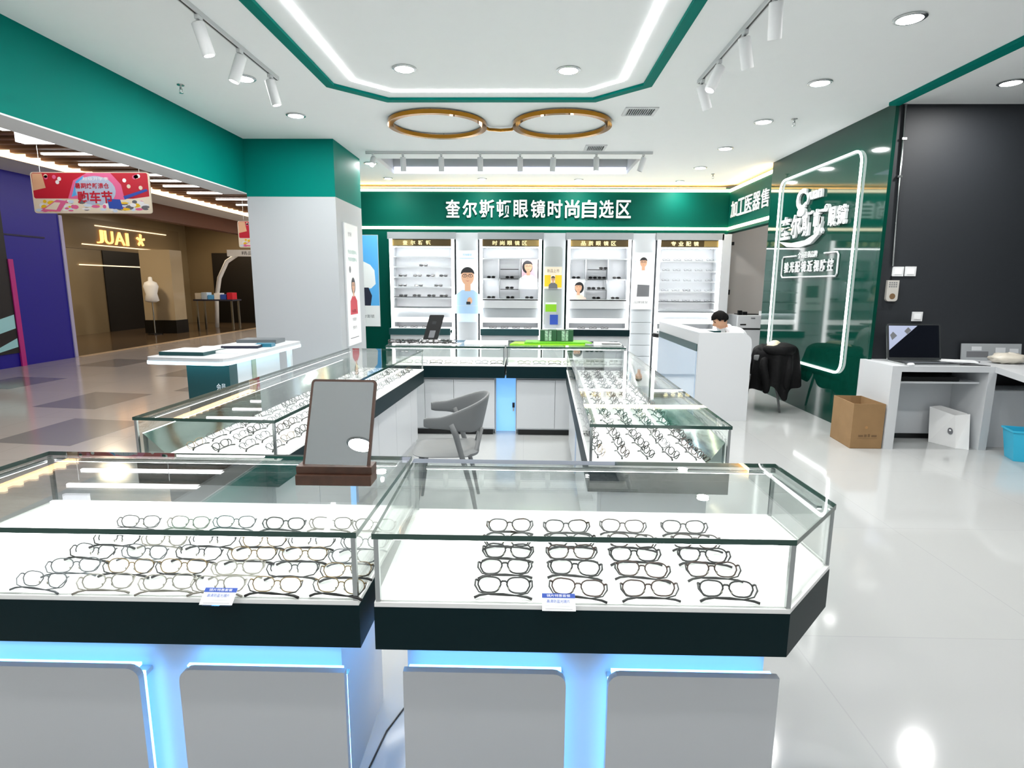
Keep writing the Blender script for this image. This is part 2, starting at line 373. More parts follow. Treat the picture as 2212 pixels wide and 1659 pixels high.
# ================================================================ LIGHTS IN THE CEILING
def downlight(x, y, lab, z=CZ, grp='recessed downlights', power=1, r=.078):
    o = thing('downlight', (x, y, z), lab, 'downlight', grp)
    tr_ = MB().lathe([(r+.022, 0), (r+.022, -.006), (r+.012, -.012), (r, -.012), (r, -.002)], (x, y, z), METAL, 28).build('trim_ring', o, smooth=RD(40))
    MB().lathe([(r, -.010), (r*.6, -.013), (.004, -.014)], (x, y, z), LAMP, 28).build('lens', tr_)
    l = bpy.data.lights.new('downlight_lamp', 'AREA'); l.shape = 'DISK'; l.size = 2*r; l.energy = DOWN_W*power; l.color = (1, .985, .96)
    lo = bpy.data.objects.new('downlight_lamp', l); COL.objects.link(lo); lo.parent = o; lo.location = (0, 0, -.02)
    return o
for i, (x, y) in enumerate(((2.5, 4.19), (2.53, 5.42), (2.535, 6.63), (2.55, 7.87), (2.6, 9.12))):
    downlight(x, y, 'round downlight in the row along the right wall, %s from the camera' % ORD[i])
downlight(.34, 5.11, 'round downlight inside the octagon, on its right'); downlight(-1.0, 5.07, 'round downlight inside the octagon, on its left')
downlight(-2.415, 6.4, 'round downlight between the left track and the pillar'); downlight(-2.43, 5.29, 'round downlight beside the left track, partly behind a spotlight')
downlight(4.15, 5.42, 'round downlight in the alcove in front of the dark wall')
downlight(-2.27, 8.83, 'round downlight behind the pillar edge, left of the recess')
for i, (x, y) in enumerate(((-2.3, 10.05), (-.73, 10.09), (.885, 10.15), (2.6, 10.28))): downlight(x, y, 'small round downlight along the back fascia, %s from the left' % ORD[i], r=.06)
k = 0
for y in (3.0, 1.75, .5, -.8, -2.1):
    for x in (2.5, .34, -1.0, -2.42, 4.15):
        if (x, y) == (-2.42, -2.1): continue
        if (x, y) in ((.34, 3.0), (-1.0, 3.0)) : y2 = 3.3
        else: y2 = y
        downlight(x, y2, 'round downlight of the rows above and behind the camera, out of frame', grp='downlights out of frame', power=(.9 if y == 3.0 else .28 if x < 2 else .06)); k += 1
downlight(-1.98, -1.77, 'round downlight behind the camera, mirrored in the standing mirror', grp='downlights out of frame', power=.4, r=.12)
downlight(4.8, 9.9, 'added unseen downlight brightening the printer room behind the green wall', grp='downlights out of frame', power=.7)  # unseen lamp added to brighten the back room

def spot(x, y, aim, lab, grp, on=True, z=CZ-.03, L=.2, r=.04):
    """track head: adapter, stem and a tilted can aimed along aim"""
    o = thing('track_spotlight', (x, y, z), lab, 'spotlight', grp)
    a = Vector(aim).normalized(); T = Vector((0, 0, -1)).rotation_difference(a).to_matrix()
    MB().box(x-.014, x+.014, y-.03, y+.03, z-.028, z, WHITEP).build('adapter', o, bev=.003)
    MB().tube([(x, y, z-.028), (x, y, z-.065)], .007, METAL).ell((x, y, z-.068), (.012, .012, .012), METAL, 10, 6).build('stem', o, smooth=True)
    h = Vector((x, y, z-.07)) - a*.03
    lh = MB().lathe([(r*.8, .0), (r, -.006), (r, -L+.004), (r*.96, -L), (r*.84, -L), (r*.8, -L+.012)], h, WHITEP, 20, T).build('lamp_housing', o, smooth=RD(40))
    MB().lathe([(r*.8, -L+.006), (.003, -L+.004)], h, SPOTL if on else BLACK, 20, T).build('lens', lh)
    return o
def track(x0, y0, x1, y1, lab):
    t = Vector((x1-x0, y1-y0)).normalized(); n = Vector((-t.y, t.x))*.017
    P = [(x0+n.x, y0+n.y), (x0-n.x, y0-n.y), (x1-n.x, y1-n.y), (x1+n.x, y1+n.y)]
    n2 = n*.4; Q = [(x0+n2.x, y0+n2.y), (x0-n2.x, y0-n2.y), (x1-n2.x, y1-n2.y), (x1+n2.x, y1+n2.y)]
    o = thing('light_track', (x0, y0, CZ), lab, 'light track', 'spotlight tracks')
    MB().prism(P, CZ-.03, CZ, WHITEP).build('rail_body', o); MB().prism(Q, CZ-.031, CZ-.0295, BLACK).build('slot', o)
track(-2.13, 2.2, -2.13, 5.26, 'light track on the ceiling beside the teal bulkhead')
track(1.475, 1.8, 1.475, 5.36, 'light track on the ceiling between octagon and right wall downlights')
track(-2.14, 8.08, 1.67, 8.08, 'light track running across in front of the ceiling recess')
for i, (y, a) in enumerate(((4.05, (.25, .15, -1)), (4.6, (-.3, -.15, -1)), (5.12, (.22, .1, -1)))):
    spot(-2.13, y, a, 'white can spotlight on the left track, %s from the near end' % ORD[i], 'left track spotlights')
for i, (y, a, on) in enumerate(((3.8, (.15, .3, -1), False), (4.3, (.3, .25, -1), False), (4.83, (-.45, -.15, -1), True), (5.26, (.42, .2, -1), False))):
    spot(1.475, y, a, 'white can spotlight on the right track, %s from the near end' % ORD[i], 'right track spotlights', on)
for i, (x, a, on) in enumerate(((-2.04, (.05, -.75, -.6), True), (-1.64, (0, .12, -1), False), (-1.13, (0, .1, -1), False), (-.61, (0, .12, -1), False), (-.08, (.02, .12, -1), False), (.36, (-.05, .2, -1), False), (.93, (0, -.1, -1), True), (1.55, (-.3, .1, -1), False))):
    spot(x, 8.08, a, 'white spotlight on the cross track before the recess, %s from the left' % ORD[i], 'cross track spotlights', on, L=.18, r=.037)

# gold spectacles ornament
zc = CZ-.035
o = thing('ceiling_ornament', (-.3, 6.7, zc), 'huge polished gold spectacles ornament lying flat under the ceiling', 'ornament')
for cx, k in ((-.965, 1), (.385, 1)):
    pr = MB(); R1, R2 = .535, .475; vs = []; n = 64
    for rr, zz in ((R1, zc-.02), (R1, zc+.02), (R2, zc+.02), (R2, zc-.02)):
        for i in range(n): vs.append((cx+rr*cos(2*pi*i/n), 6.66+rr*sin(2*pi*i/n), zz))
    F = [(a*n+i, a*n+(i+1) % n, ((a+1) % 4)*n+(i+1) % n, ((a+1) % 4)*n+i) for a in range(4) for i in range(n)]
    pr.add(vs, F, GOLD); pr.build('lens_rim', o, smooth=RD(30))
MB().tube([(-.965+.51, 6.72, zc), (-.42, 6.82, zc), (-.29, 6.86, zc), (-.16, 6.82, zc), (.385-.51, 6.72, zc)], .017, GOLD, 10).build('bridge', o, smooth=True)
for cx in (-.965, .385):
    for a in (pi/2, -pi/2): MB().tube([(cx+.49*cos(a), 6.66+.49*sin(a), zc+.02), (cx+.49*cos(a), 6.66+.49*sin(a), CZ)], .005, METAL, 6).build('hanger_rod', o)
# vents, sprinklers
for x0, x1, y0, y1, lab in ((.98, 1.31, 6.12, 6.4, 'white slatted air vent near the right track'), (.75, 1.02, 7.69, 8.0, 'pale slatted air vent just in front of the cross track')):
    o = thing('air_vent', ((x0+x1)/2, (y0+y1)/2, CZ), lab, 'air vent', 'ceiling vents')
    ringprism(MB(), [(x0, y0), (x1, y0), (x1, y1), (x0, y1)], [(x0+.03, y0+.03), (x1-.03, y0+.03), (x1-.03, y1-.03), (x0+.03, y1-.03)], CZ-.012, CZ, WHITEP).build('vent_frame', o)
    g = MB().box(x0+.03, x1-.03, y0+.03, y1-.03, CZ-.001, CZ, mat('vent_dark', '17191b', .6))
    x = x0+.035
    while x < x1-.045: g.box(x, x+.006, y0+.03, y1-.03, CZ-.011, CZ-.002, LGREY); x += .022
    g.build('grille', o)
for x, y, lab in ((-3.08, 5.46, 'small sprinkler head by the teal bulkhead'), (2.82, 6.54, 'small sprinkler head by the green wall, near one'), (2.95, 9.62, 'small sprinkler head near the fascia corner')):
    o = thing('sprinkler', (x, y, CZ), lab, 'sprinkler', 'ceiling sprinklers')
    MB().lathe([(.032, 0), (.03, -.006), (.01, -.009), (.01, -.035), (.006, -.04)], (x, y, CZ), METAL, 16).build('escutcheon', o, smooth=RD(40))
    MB().tube([(x-.012, y, CZ-.035), (x-.014, y, CZ-.055), (x, y, CZ-.068), (x+.014, y, CZ-.055), (x+.012, y, CZ-.035)], .003, METAL, 6).build('yoke', o)
    MB().lathe([(.018, -.068), (.018, -.071)], (x, y, CZ), METAL, 14).build('deflector', o)
# ================================================================ DISPLAY COUNTERS
ZB0, ZB1, ZT, ZG0, ZG1 = .61, .73, .742, .915, .93
TOPG = .93
def counter(label, P, led_edges, base, panels, grp='glass display counters', kick=False, blue=True, doors=()):
    """P: ccw outline of the case. base: ccw outline of the pedestal. panels: list of (p, q, u0, u1, round_left, round_right) front plates on a base edge p->q"""
    cx = sum(p[0] for p in P)/len(P); cy = sum(p[1] for p in P)/len(P)
    o = thing('display_counter', (cx, cy, 0), label, 'display counter', grp)
    MB().prism(P, ZB0, ZB1, BAND).build('dark_band', o)
    MB().prism(inset(P, .001), ZB1, ZT, TRAY).build('display_tray', o)
    n = len(P); A = inset(P, .006); B = inset(P, .014)
    for i in range(n):
        j = (i+1) % n
        MB().prism([A[i], A[j], B[j], B[i]], ZT, ZG0, GLASS).build('glass_panel', o)
        x, y = inset(P, .01)[i]
        MB().box(x-.006, x+.006, y-.006, y+.006, ZT, ZG0, METAL).build('corner_post', o)
    MB().prism(P, ZG0, ZG1, GLASS, GEDGE).build('glass_top', o)
    for i in led_edges:
        j = (i+1) % n; a = Vector(inset(P, .03)[i]); b = Vector(inset(P, .03)[j]); t = (b-a).normalized(); nn = Vector((-t.y, t.x))
        a = a+t*.02; b = b-t*.02
        q = [a-nn*.008, b-nn*.008, b+nn*.008, a+nn*.008]
        lr = MB().prism([tuple(v) for v in q], ZG0-.010, ZG0-.002, METAL).build('light_rail', o)
        q = [a-nn*.005, b-nn*.005, b+nn*.005, a+nn*.005]
        MB().prism([tuple(v) for v in q], ZG0-.012, ZG0-.010, LEDC).build('light_strip', lr)
    zb = .06 if kick else 0
    MB().prism(base, zb, ZB0, WHITE).build('base_cabinet', o)
    if kick: MB().prism(inset(base, .02), 0, zb, BLACK).build('toe_kick', o)
    for (p, q, u0, u1, z1, rl, rr) in panels:
        p = Vector(p); q = Vector(q); t = (q-p).normalized(); nn = Vector((t.y, -t.x))
        M = Map((p.x, p.y, 0), (t.x, t.y, 0), (nn.x, nn.y, 0)); g = .045
        c = ('c' if rr else '')+('d' if rl else '')
        bp_ = MB().plate(M, rrect(u0, u1, zb, z1, .035, 5, c), g, g+.022, WHITE).build('base_panel', o)
        if blue:
            s = MB().prect(M, u0+.012, u1-.012, z1-.012, z1-.003, g-.014, g-.002, LEDB)
            if rr: s.prect(M, u1-.012, u1-.003, zb+.02, z1-.03, g-.014, g-.002, LEDB)
            if rl: s.prect(M, u0+.003, u0+.012, zb+.02, z1-.03, g-.014, g-.002, LEDB)
            if not rr: s.prect(M, u1-.012, u1-.003, zb+.02, z1-.03, g-.014, g-.002, LEDB)
            s.build('blue_light_strip', bp_)
            MB().prect(M, u0+.004, u1-.004, z1-.05, z1-.036, .0, g, WHITE).build('panel_bracket', bp_)
    for (p, q, us, z0, z1) in doors:
        p = Vector(p); q = Vector(q); t = (q-p).normalized(); nn = Vector((t.y, -t.x)); M = Map((p.x, p.y, 0), (t.x, t.y, 0), (nn.x, nn.y, 0))
        for a, b in zip(us[:-1], us[1:]): MB().prect(M, a+.002, b-.002, z0, z1, .0, .018, WHITE).build('cabinet_door', o, bev=.0015)
    return o
FR = [(-.38, 1.36), (.68, 1.36), (.903, 1.603), (.89, 1.985), (-.392, 1.995)]
counter('front glass counter with the cut corner, black frames inside, nearest the aisle', FR, [0, 2, 3], [(-.328, 1.505), (.69, 1.505), (.70, 1.92), (-.328, 1.92)],
        [((-.328, 1.505), (.69, 1.505), 0, .452, .49, False, True), ((-.328, 1.505), (.69, 1.505), .568, 1.035, .49, True, False)])
FL = [(-1.53, 1.365), (-.42, 1.365), (-.405, 2.02), (-1.755, 2.03), (-1.79, 1.62)]
counter('front glass counter carrying the standing mirror, thin frames inside', FL, [0, 2, 3], [(-1.66, 1.51), (-.522, 1.51), (-.522, 1.95), (-1.66, 1.95)],
        [((-1.66, 1.51), (-.522, 1.51), 0, .582, .478, False, True), ((-1.66, 1.51), (-.522, 1.51), .697, 1.166, .478, True, False)])
LC = [(-1.82, 2.585), (-1.138, 2.553), (-.962, 5.472), (-1.70, 5.54)]
lb0, lb1 = (-1.215, 2.65), (-1.045, 5.45)
counter('long glass counter on the mall side, running back to the rear counter', LC, [1, 3], [(-1.73, 2.67), lb0, lb1, (-1.62, 5.48)], [], blue=False,
        doors=[(lb0, lb1, [0, .5, .98], 0.06, .58), (lb0, lb1, [1.12, 1.6, 2.08, 2.56, 2.8], .06, .58)])
RC = [(.298, 2.55), (.932, 2.53), (.995, 5.47), (.405, 5.50)]
rb0, rb1 = (.455, 5.44), (.375, 2.65)
counter('long glass counter facing the reception desk and cardboard box', RC, [1, 3], [(.375, 2.65), (.87, 2.63), (.93, 5.40), rb0], [], blue=False,
        doors=[(rb0, rb1, [0, .5, 1.0], .06, .58), (rb0, rb1, [1.15, 1.65, 2.2, 2.78], .06, .58)])
CMIR = mat('case_mirror', 'b4c2be', .06, 1)
for o_, P_, i_, w_ in ((bpy.data.objects['display_counter.002'], LC, 3, .11), (bpy.data.objects['display_counter.003'], RC, 1, .075)):
    a_ = Vector(inset(P_, .016)[i_]); b_ = Vector(inset(P_, .016)[(i_+1) % 4]); t_ = (b_-a_).normalized(); n_ = Vector((-t_.y, t_.x)); a_ = a_+t_*.02; b_ = b_-t_*.02
    a2 = a_+n_*w_; b2 = b_+n_*w_
    MB().add([(a_.x, a_.y, .845), (b_.x, b_.y, .845), (b2.x, b2.y, ZT+.001), (a2.x, a2.y, ZT+.001), (a_.x, a_.y, ZT+.001), (b_.x, b_.y, ZT+.001)], [(0, 1, 2, 3), (0, 4, 5, 1), (3, 2, 5, 4), (0, 3, 4), (1, 5, 2)], CMIR).build('mirror_strip', o_)
# vertical blue light gaps of the two long counters
for (p, q, u, lab) in ((lb0, lb1, 1.05, 'vertical blue light slot in the base of the mall-side counter'), (rb0, rb1, 1.075, 'vertical blue light slot in the base of the counter facing reception')):
    pv = Vector(p); qv = Vector(q); t = (qv-pv).normalized(); nn = Vector((t.y, -t.x)); M = Map((pv.x, pv.y, 0), (t.x, t.y, 0), (nn.x, nn.y, 0))
    b = MB().prect(M, u-.06, u+.06, .02, .6, .001, .006, mat('blue_lit_panel', 'a4d2ff', em=.3, emcol='6cb8ff'))
    tag(b.build('blue_light_slot', loc=tuple(M(u, .02, 0))), lab, 'light', 'blue light slots')
BL = [(-1.40, 5.785), (-.196, 5.785), (-.196, 6.42), (-1.44, 6.45)]
BR = [(-.18, 5.785), (1.018, 5.785), (1.03, 6.40), (-.18, 6.42)]
counter('rear glass counter with the black phone stand on top', BL, [0, 2], [(-1.36, 5.85), (-.30, 5.85), (-.30, 6.38), (-1.36, 6.38)], [], kick=True, blue=False,
        doors=[((-1.36, 5.85), (-.30, 5.85), [.0, .34, .638, 1.06], .075, .585)])
counter('rear glass counter with green boxes and folders on top', BR, [0, 2], [(-.075, 5.85), (.97, 5.85), (.97, 6.36), (-.075, 6.36)], [], kick=True, blue=False,
        doors=[((-.075, 5.85), (.97, 5.85), [0, .395, .7, 1.045], .075, .585)])
b = MB().box(-.298, -.077, 6.02, 6.03, 0, .6, MATS['blue_lit_panel']).box(-.298, -.29, 5.9, 6.02, .0, .6, WHITE).box(-.085, -.077, 5.9, 6.02, 0, .6, WHITE)
tag(b.build('blue_light_slot', loc=(-.187, 6.0, 0)), 'blue lit gap between the bases of the two rear counters', 'light', 'blue light slots')
M = MB().box(-.12, -.095, 5.955, 5.975, .27, .32, BLACK).box(-.115, -.1, 5.955, 5.975, .23, .27, METAL)
tag(M.build('cabinet_lock', loc=(-.108, 5.965, .23)), 'small black lock in the blue gap between the rear counters', 'lock')

for o_, x in ((bpy.data.objects['display_counter.001'], -.522), (bpy.data.objects['display_counter'], -.341)):
    MB().box(x, x+.012, 1.54, 1.95, .593, .607, LEDB2).build('side_light', o_)
# ================================================================ EYEGLASSES
FRM = {'black': mat('black_frame', '121212', .3), 'brown': mat('brown_frame', '3a241a', .3), 'gold': mat('gold_frame', '7a6238', .3, .5), 'silver': mat('silver_frame', '5c6064', .3, .5), 'clear': mat('clear_grey_frame', '8e8a80', .25), 'gunmetal': mat('gunmetal_frame', '3e4246', .3, .4)}
def lens_outline(cx, sgn, n=22):
    pts = []
    for i in range(n):
        a = 2*pi*i/n; c, s_ = cos(a), sin(a)
        x = .0265*abs(c)**.72*(1 if c > 0 else -1); z = .0172*abs(s_)**.78*(1 if s_ > 0 else -1)
        if s_ < 0: x *= .90
        else: z *= 1+.06*sgn*(1 if cx*c > 0 else 0)
        pts.append((cx+sgn*x, z))
    return pts
TILT = RD(24)
def rimP(x, z): return Vector((x, z*sin(TILT) + .0 - abs(x)*.05, .0195 + z*cos(TILT)))
def temple_pts(sg, up_=0):
    return [(sg*.0655, -.003, .031), (sg*.066, -.014, .024), (sg*.056, -.024, .0135), (sg*.03, -.030-.002*up_, .011), (0, -.0325, .0115+.0035*up_), (-sg*.03, -.031, .0105+.003*up_), (-sg*.054, -.030, .007+.002*up_), (-sg*.066, -.034, .0045)]
def make_glasses(name, fm, tm, r=.0013, rt_=.0019, parts=True, half=False, lm=None):
    """spectacles lying folded: rims up, temples folded toward the viewer (-y)"""
    rim = MB(); lens = []
    for sg in (-1, 1):
        out = lens_outline(sg*.0335, 1)
        P3 = [rimP(x, z) for x, z in out]
        if half: rim.tube([p for p, (x, z) in zip(P3, out) if z > -.004] if False else [P3[i % 22] for i in range(-1, 13)], r, fm, 6)
        else: rim.tube(P3, r, fm, 6, closed=True)
        c = MB(); c.add([p for p in P3]+[p+Vector((0, -.0012, 0)) for p in P3], [tuple(range(22)), tuple(reversed(range(22, 44)))], lm or LENS); lens.append(c)
        rim.tube([rimP(sg*.0585, .009), rimP(sg*.064, .0115), (sg*.0655, -.003, .031)], r*1.25, fm, 6)
        rim.ell(rimP(sg*.011, -.006)+Vector((0, -.004, 0)), (.0022, .0015, .0042), MATS['clear_grey_frame'], 6, 4)
    rim.tube([rimP(-.0085, .004), rimP(-.004, .0078), rimP(.004, .0078), rimP(.0085, .004)], r*1.1, fm, 6)
    tb = []
    for sg, u in ((-1, 0), (1, 1)):
        t = MB(); t.tube(temple_pts(sg, u), [r, r*1.1, rt_*.8, rt_*.8, rt_*.9, rt_, rt_*1.5, rt_*1.6], tm, 6); tb.append(t)
    if parts:
        o = bpy.data.objects.new(name, None); COL.objects.link(o); o.empty_display_size = .05
        fr_ = rim.build('frame_front', o, smooth=True)
        for l in lens: l.build('lens', fr_)
        for t in tb: t.build('temple', o, smooth=True)
        return o
    m = MB()
    for q in [rim]+tb+(lens if lm else []):
        o_ = len(m.v); m.v += q.v
        mi = [m.mi(x) for x in q.mats]
        for f, k in zip(q.f, q.m): m.f.append([o_+i for i in f]); m.m.append(mi[k])
    ob = m.build(name, smooth=True); return ob
KIND = {}
DARKL = mat('dark_lens', '0a0a0c', .15)
for nm, fm, tm, r, rt_, half, desc in (('black', 'black', 'black', .0021, .0022, False, 'black-rimmed eyeglasses'), ('brown', 'brown', 'black', .0019, .002, False, 'dark brown eyeglasses'),
        ('goldd', 'gold', 'black', .0013, .0022, False, 'thin gold eyeglasses'), ('clear', 'clear', 'clear', .0016, .0019, False, 'clear-framed eyeglasses'),
        ('silver', 'silver', 'silver', .0014, .0017, False, 'thin silver eyeglasses'), ('half', 'gunmetal', 'black', .0014, .0022, True, 'half-rim eyeglasses')):
    p = make_glasses('eyeglasses', FRM[fm], FRM[tm], r, rt_, True, half); s_ = make_glasses('eyeglasses', FRM[fm], FRM[tm], r*1.15, rt_*1.1, False, half)
    KIND[nm] = (p, s_, desc)
KIND['sun'] = (None, make_glasses('sunglasses', FRM['black'], FRM['black'], .0026, .0024, False, False, DARKL), 'dark sunglasses')
NG = [0]
_used = set()
def glasses(kind, x, y, z, rot, label, grp, small=False, sc=1.0):
    p, s_, desc = KIND[kind]; src = s_ if small else p
    if id(src) in _used: c = copy_tree(src)
    else: c = src; _used.add(id(src))
    c.location = (x, y, z); c.rotation_euler = (0, 0, rot); c.scale = (sc, sc, sc)
    tag(c, label.replace('@', desc), 'eyeglasses', grp); NG[0] += 1
    return c
rnd = random.Random(3)
COLW = ['first', 'second', 'third', 'fourth', 'fifth', 'sixth']
# front right counter: black frames, four across
zg = ZT+.0005
rowsR = [(1.42, 'front row'), (1.522, 'second row'), (1.615, 'third row'), (1.70, 'fourth row'), (1.81, 'back row')]
for ri, (y, rn) in enumerate(rowsR):
    for ci, x in enumerate((-.045, .146, .335, .532)):
        k = 'black' if (ci == 0 or rnd.random() < .6) else 'brown'
        glasses(k, x+rnd.uniform(-.006, .006), y+rnd.uniform(-.006, .006), zg, rnd.uniform(-.1, .06)+(ci-1)*-.02, '@, %s from left in the %s of the cut-corner counter' % (COLW[ci], rn), 'eyeglasses in the cut-corner front counter', sc=1.14)
rowsL = [(1.41, 'front row'), (1.495, 'second row'), (1.58, 'third row'), (1.67, 'fourth row'), (1.80, 'back row')]
kmap = [['silver', 'clear', 'clear', 'clear', 'goldd', 'goldd'], ['silver', 'goldd', 'goldd', 'clear', 'half', 'goldd'], ['half', 'silver', 'half', 'goldd', 'goldd', 'silver'], ['half', 'clear', 'half', 'goldd', 'half', 'silver'], ['silver', 'clear', 'silver', 'black', 'clear', 'clear']]
for ri, (y, rn) in enumerate(rowsL):
    for ci in range(6):
        x = -1.265+ci*.157
        glasses(kmap[ri][ci], x+rnd.uniform(-.012, .012), y+rnd.uniform(-.006, .006), zg, rnd.uniform(-.12, .12), '@, %s from left in the %s of the mirror counter' % (COLW[ci], rn), 'eyeglasses in the mirror counter', sc=1.08)
# long counters
def lerp(a, b, t): return (a[0]+(b[0]-a[0])*t, a[1]+(b[1]-a[1])*t)
pool = ['black', 'goldd', 'half', 'silver', 'black', 'brown', 'half']
for ci in range(4):
    for ri in range(17):
        t = .055+ri*.0555; a = lerp(LC[0], LC[3], t); b = lerp(LC[1], LC[2], t); s_ = .27+ci*.19
        x, y = lerp(a, b, s_)
        glasses(rnd.choice(pool), x+rnd.uniform(-.008, .008), y+rnd.uniform(-.01, .01), zg, 1.5+rnd.uniform(-.1, .1), '@, %s pair in the %s line from the chair, mall-side counter' % (ORD[ri], COLW[3-ci]), 'eyeglasses in the mall-side counter', True)
pool = ['black', 'black', 'brown', 'half', 'black', 'goldd']
for ci in range(5):
    for ri in range(17):
        t = .05+ri*.0555; a = lerp(RC[0], RC[3], t); b = lerp(RC[1], RC[2], t); s_ = .11+ci*.18
        x, y = lerp(a, b, s_)
        glasses(rnd.choice(pool), x+rnd.uniform(-.008, .008), y+rnd.uniform(-.012, .012), zg, -1.42+rnd.uniform(-.12, .12), '@, %s pair in the %s line from the chair, reception-side counter' % (ORD[ri], COLW[ci]), 'eyeglasses in the reception-side counter', True)
for nm, P0, grp in (('phone-stand rear counter', -1.3, 'left'), ('green-box rear counter', -.09, 'right')):
    for ci in range(7):
        glasses(['clear', 'silver', 'goldd', 'clear'][ci % 4], P0+.09+ci*.155, 5.87+rnd.uniform(-.01, .01), zg, rnd.uniform(-.1, .1), '@, %s of seven in the %s' % (COLW[ci] if ci < 6 else 'seventh', nm), 'eyeglasses in the rear counters', True)
# price cards
for x, y, r, lab in ((-.775, 1.335, -.03, 'white price card with blue header in the mirror counter'), (.093, 1.335, 0, 'white price card with blue header in the cut-corner counter')):
    o = thing('price_card', (x, y, ZT), lab, 'price card', 'price cards')
    s_ = .5; M = Map((x-.042, y-.004, ZT+.003), (1, 0, 0), (0, -sin(RD(36)), cos(RD(36))), (0, cos(RD(36)), sin(RD(36))))
    c = MB().prect(M, 0, .084, 0, .042, 0, .0012, PWHITE).rect(M, 0, .084, .033, .045, .0016, BLUE)
    c.text(M, '镜片特惠套餐', .012, .072, .0355, .0425, .002, .002, PWHITE).text(M, '高清防蓝光镜片', .012, .07, .02, .029, .002, .002, BLUE)
    c.rect(M, .008, .076, .004, .005, .0016, PGREY).rect(M, .008, .076, .012, .0125, .0016, PGREY); c.build('card_face', o)
    MB().prect(M, .005, .079, .0, .012, -.006, 0, GLASS).build('acrylic_foot', o)

# ================================================================ MIRROR
o = thing('table_mirror', (-.59, 1.73, TOPG), 'rectangular standing mirror in a walnut frame on the front counter', 'mirror')
MB().box(-.706, -.47, 1.70, 1.775, TOPG, TOPG+.034, WALN).build('base', o, bev=.003)
MB().box(-.706, -.47, 1.712, 1.775, TOPG+.034, TOPG+.058, WALN).build('upper_base', o, bev=.002)
la = RD(24); tl = Map((-.695, 1.735, TOPG+.050), (1, -.035, 0), (0, -cos(la), sin(la)), (.01, sin(la), cos(la)))
mf = MB().plate(tl, rrect(0, .214, 0, .285, .012, 5, 'cd'), -.012, 0, WALN).build('mirror_frame', o)
MB().plate(tl, rrect(.008, .206, .006, .277, .006, 4, 'cd'), .0, .001, MIRROR).build('mirror_glass', mf)
# ================================================================ ARMCHAIRS
def armchair(loc, rot, label):
    """moulded armchair facing local -x"""
    o = thing('armchair', (0, 0, 0), label, 'armchair', 'grey armchairs')
    # seat: rounded pad with a shallow dish
    nu, nv = 12, 12; vs = []; F = []
    def seat(u, v, top):
        a = Vector((u, v)); L = max(abs(u), abs(v)); q = a.length
        k = 1 if q == 0 else (abs(u)**4+abs(v)**4)**.25/q
        s_ = L/((abs(u)**4+abs(v)**4)**.25) if q else 1
        x, y = u*s_*.225, v*s_*.235
        z = .455 - .012*max(0, 1-L*L) - .02*max(0, L-.8)/.2 + (.012 if u > .7 else 0)
        return (x, y, z if top else .425+.006*L)
    for top in (1, 0):
        for i in range(nu+1):
            for j in range(nv+1): vs.append(seat(-1+2*i/nu, -1+2*j/nv, top))
    N = (nu+1)*(nv+1)
    for i in range(nu):
        for j in range(nv):
            a = i*(nv+1)+j; F += [(a, a+nv+1, a+nv+2, a+1), (N+a, N+a+1, N+a+nv+2, N+a+nv+1)]
    ring = [i*(nv+1) for i in range(nu+1)]+[nu*(nv+1)+j for j in range(1, nv+1)]+[i*(nv+1)+nv for i in range(nu-1, -1, -1)]+[j for j in range(nv-1, 0, -1)]
    for a, b in zip(ring, ring[1:]+ring[:1]): F.append((a, b, N+b, N+a))
    MB().add(vs, F, CHARG).build('seat', o, smooth=RD(50))
    # wrap-around back and arms
    prof = [(-.125, -.255, .645, .700), (-.10, -.262, .635, .708), (-.05, -.268, .632, .708), (.01, -.266, .63, .715), (.09, -.252, .61, .745), (.165, -.215, .59, .785), (.225, -.13, .585, .815), (.245, 0, .59, .825)]
    prof = prof + [(x, -y, a, b) for x, y, a, b in prof[-2::-1]]
    vs = []; F = []; n = len(prof)
    def nrm(i):
        a = prof[max(0, i-1)]; b = prof[min(n-1, i+1)]; t = Vector((b[0]-a[0], b[1]-a[1])).normalized(); return Vector((t.y, -t.x))
    for i, (x, y, a, b) in enumerate(prof):
        nn = nrm(i); lean = .05*max(0, (b-.7))/.12
        for (h, d) in ((a, -.008), (a+.006, -.013), ((a+b)/2, -.015), (b-.006, -.012), (b, -.005), (b, .005), (b-.006, .011), ((a+b)/2, .012), (a+.006, .011), (a, .006)):
            k = (h-a)/(b-a)*lean
            vs.append((x+nn.x*d+(k if x > .1 else 0), y+nn.y*d, h))
    for i in range(n-1):
        for j in range(10): j2 = (j+1) % 10; F.append((i*10+j, i*10+j2, (i+1)*10+j2, (i+1)*10+j))
    F += [tuple(reversed(range(10))), tuple((n-1)*10+j for j in range(10))]
    MB().add(vs, F, CHARG).build('backrest', o, smooth=RD(60), sub=1)
    for sy in (-1, 1):
        MB().tube([(.045, sy*.257, .662), (.075, sy*.25, .59), (.11, sy*.238, .45), (.175, sy*.245, .22), (.215, sy*.255, 0)], [.022, .02, .018, .016, .012], CHARG, 10).build('leg', o, smooth=True)
        MB().tube([(-.15, sy*.19, .43), (-.175, sy*.21, .2), (-.20, sy*.225, 0)], [.02, .016, .011], CHARG, 10).build('leg', o, smooth=True)
        MB().tube([(.24, sy*.10, .60), (.205, sy*.12, .44), (.20, sy*.13, .43)], [.017, .016, .016], CHARG, 8).build('back_strut', o, smooth=True)
    o.location = loc; o.rotation_euler = (0, 0, rot)
    return o
armchair((-.53, 3.86, 0), RD(4), 'grey armchair standing inside the ring of glass counters')
armchair((3.06, 7.38, 0), RD(-22), 'grey armchair under the black coat beside the green wall')
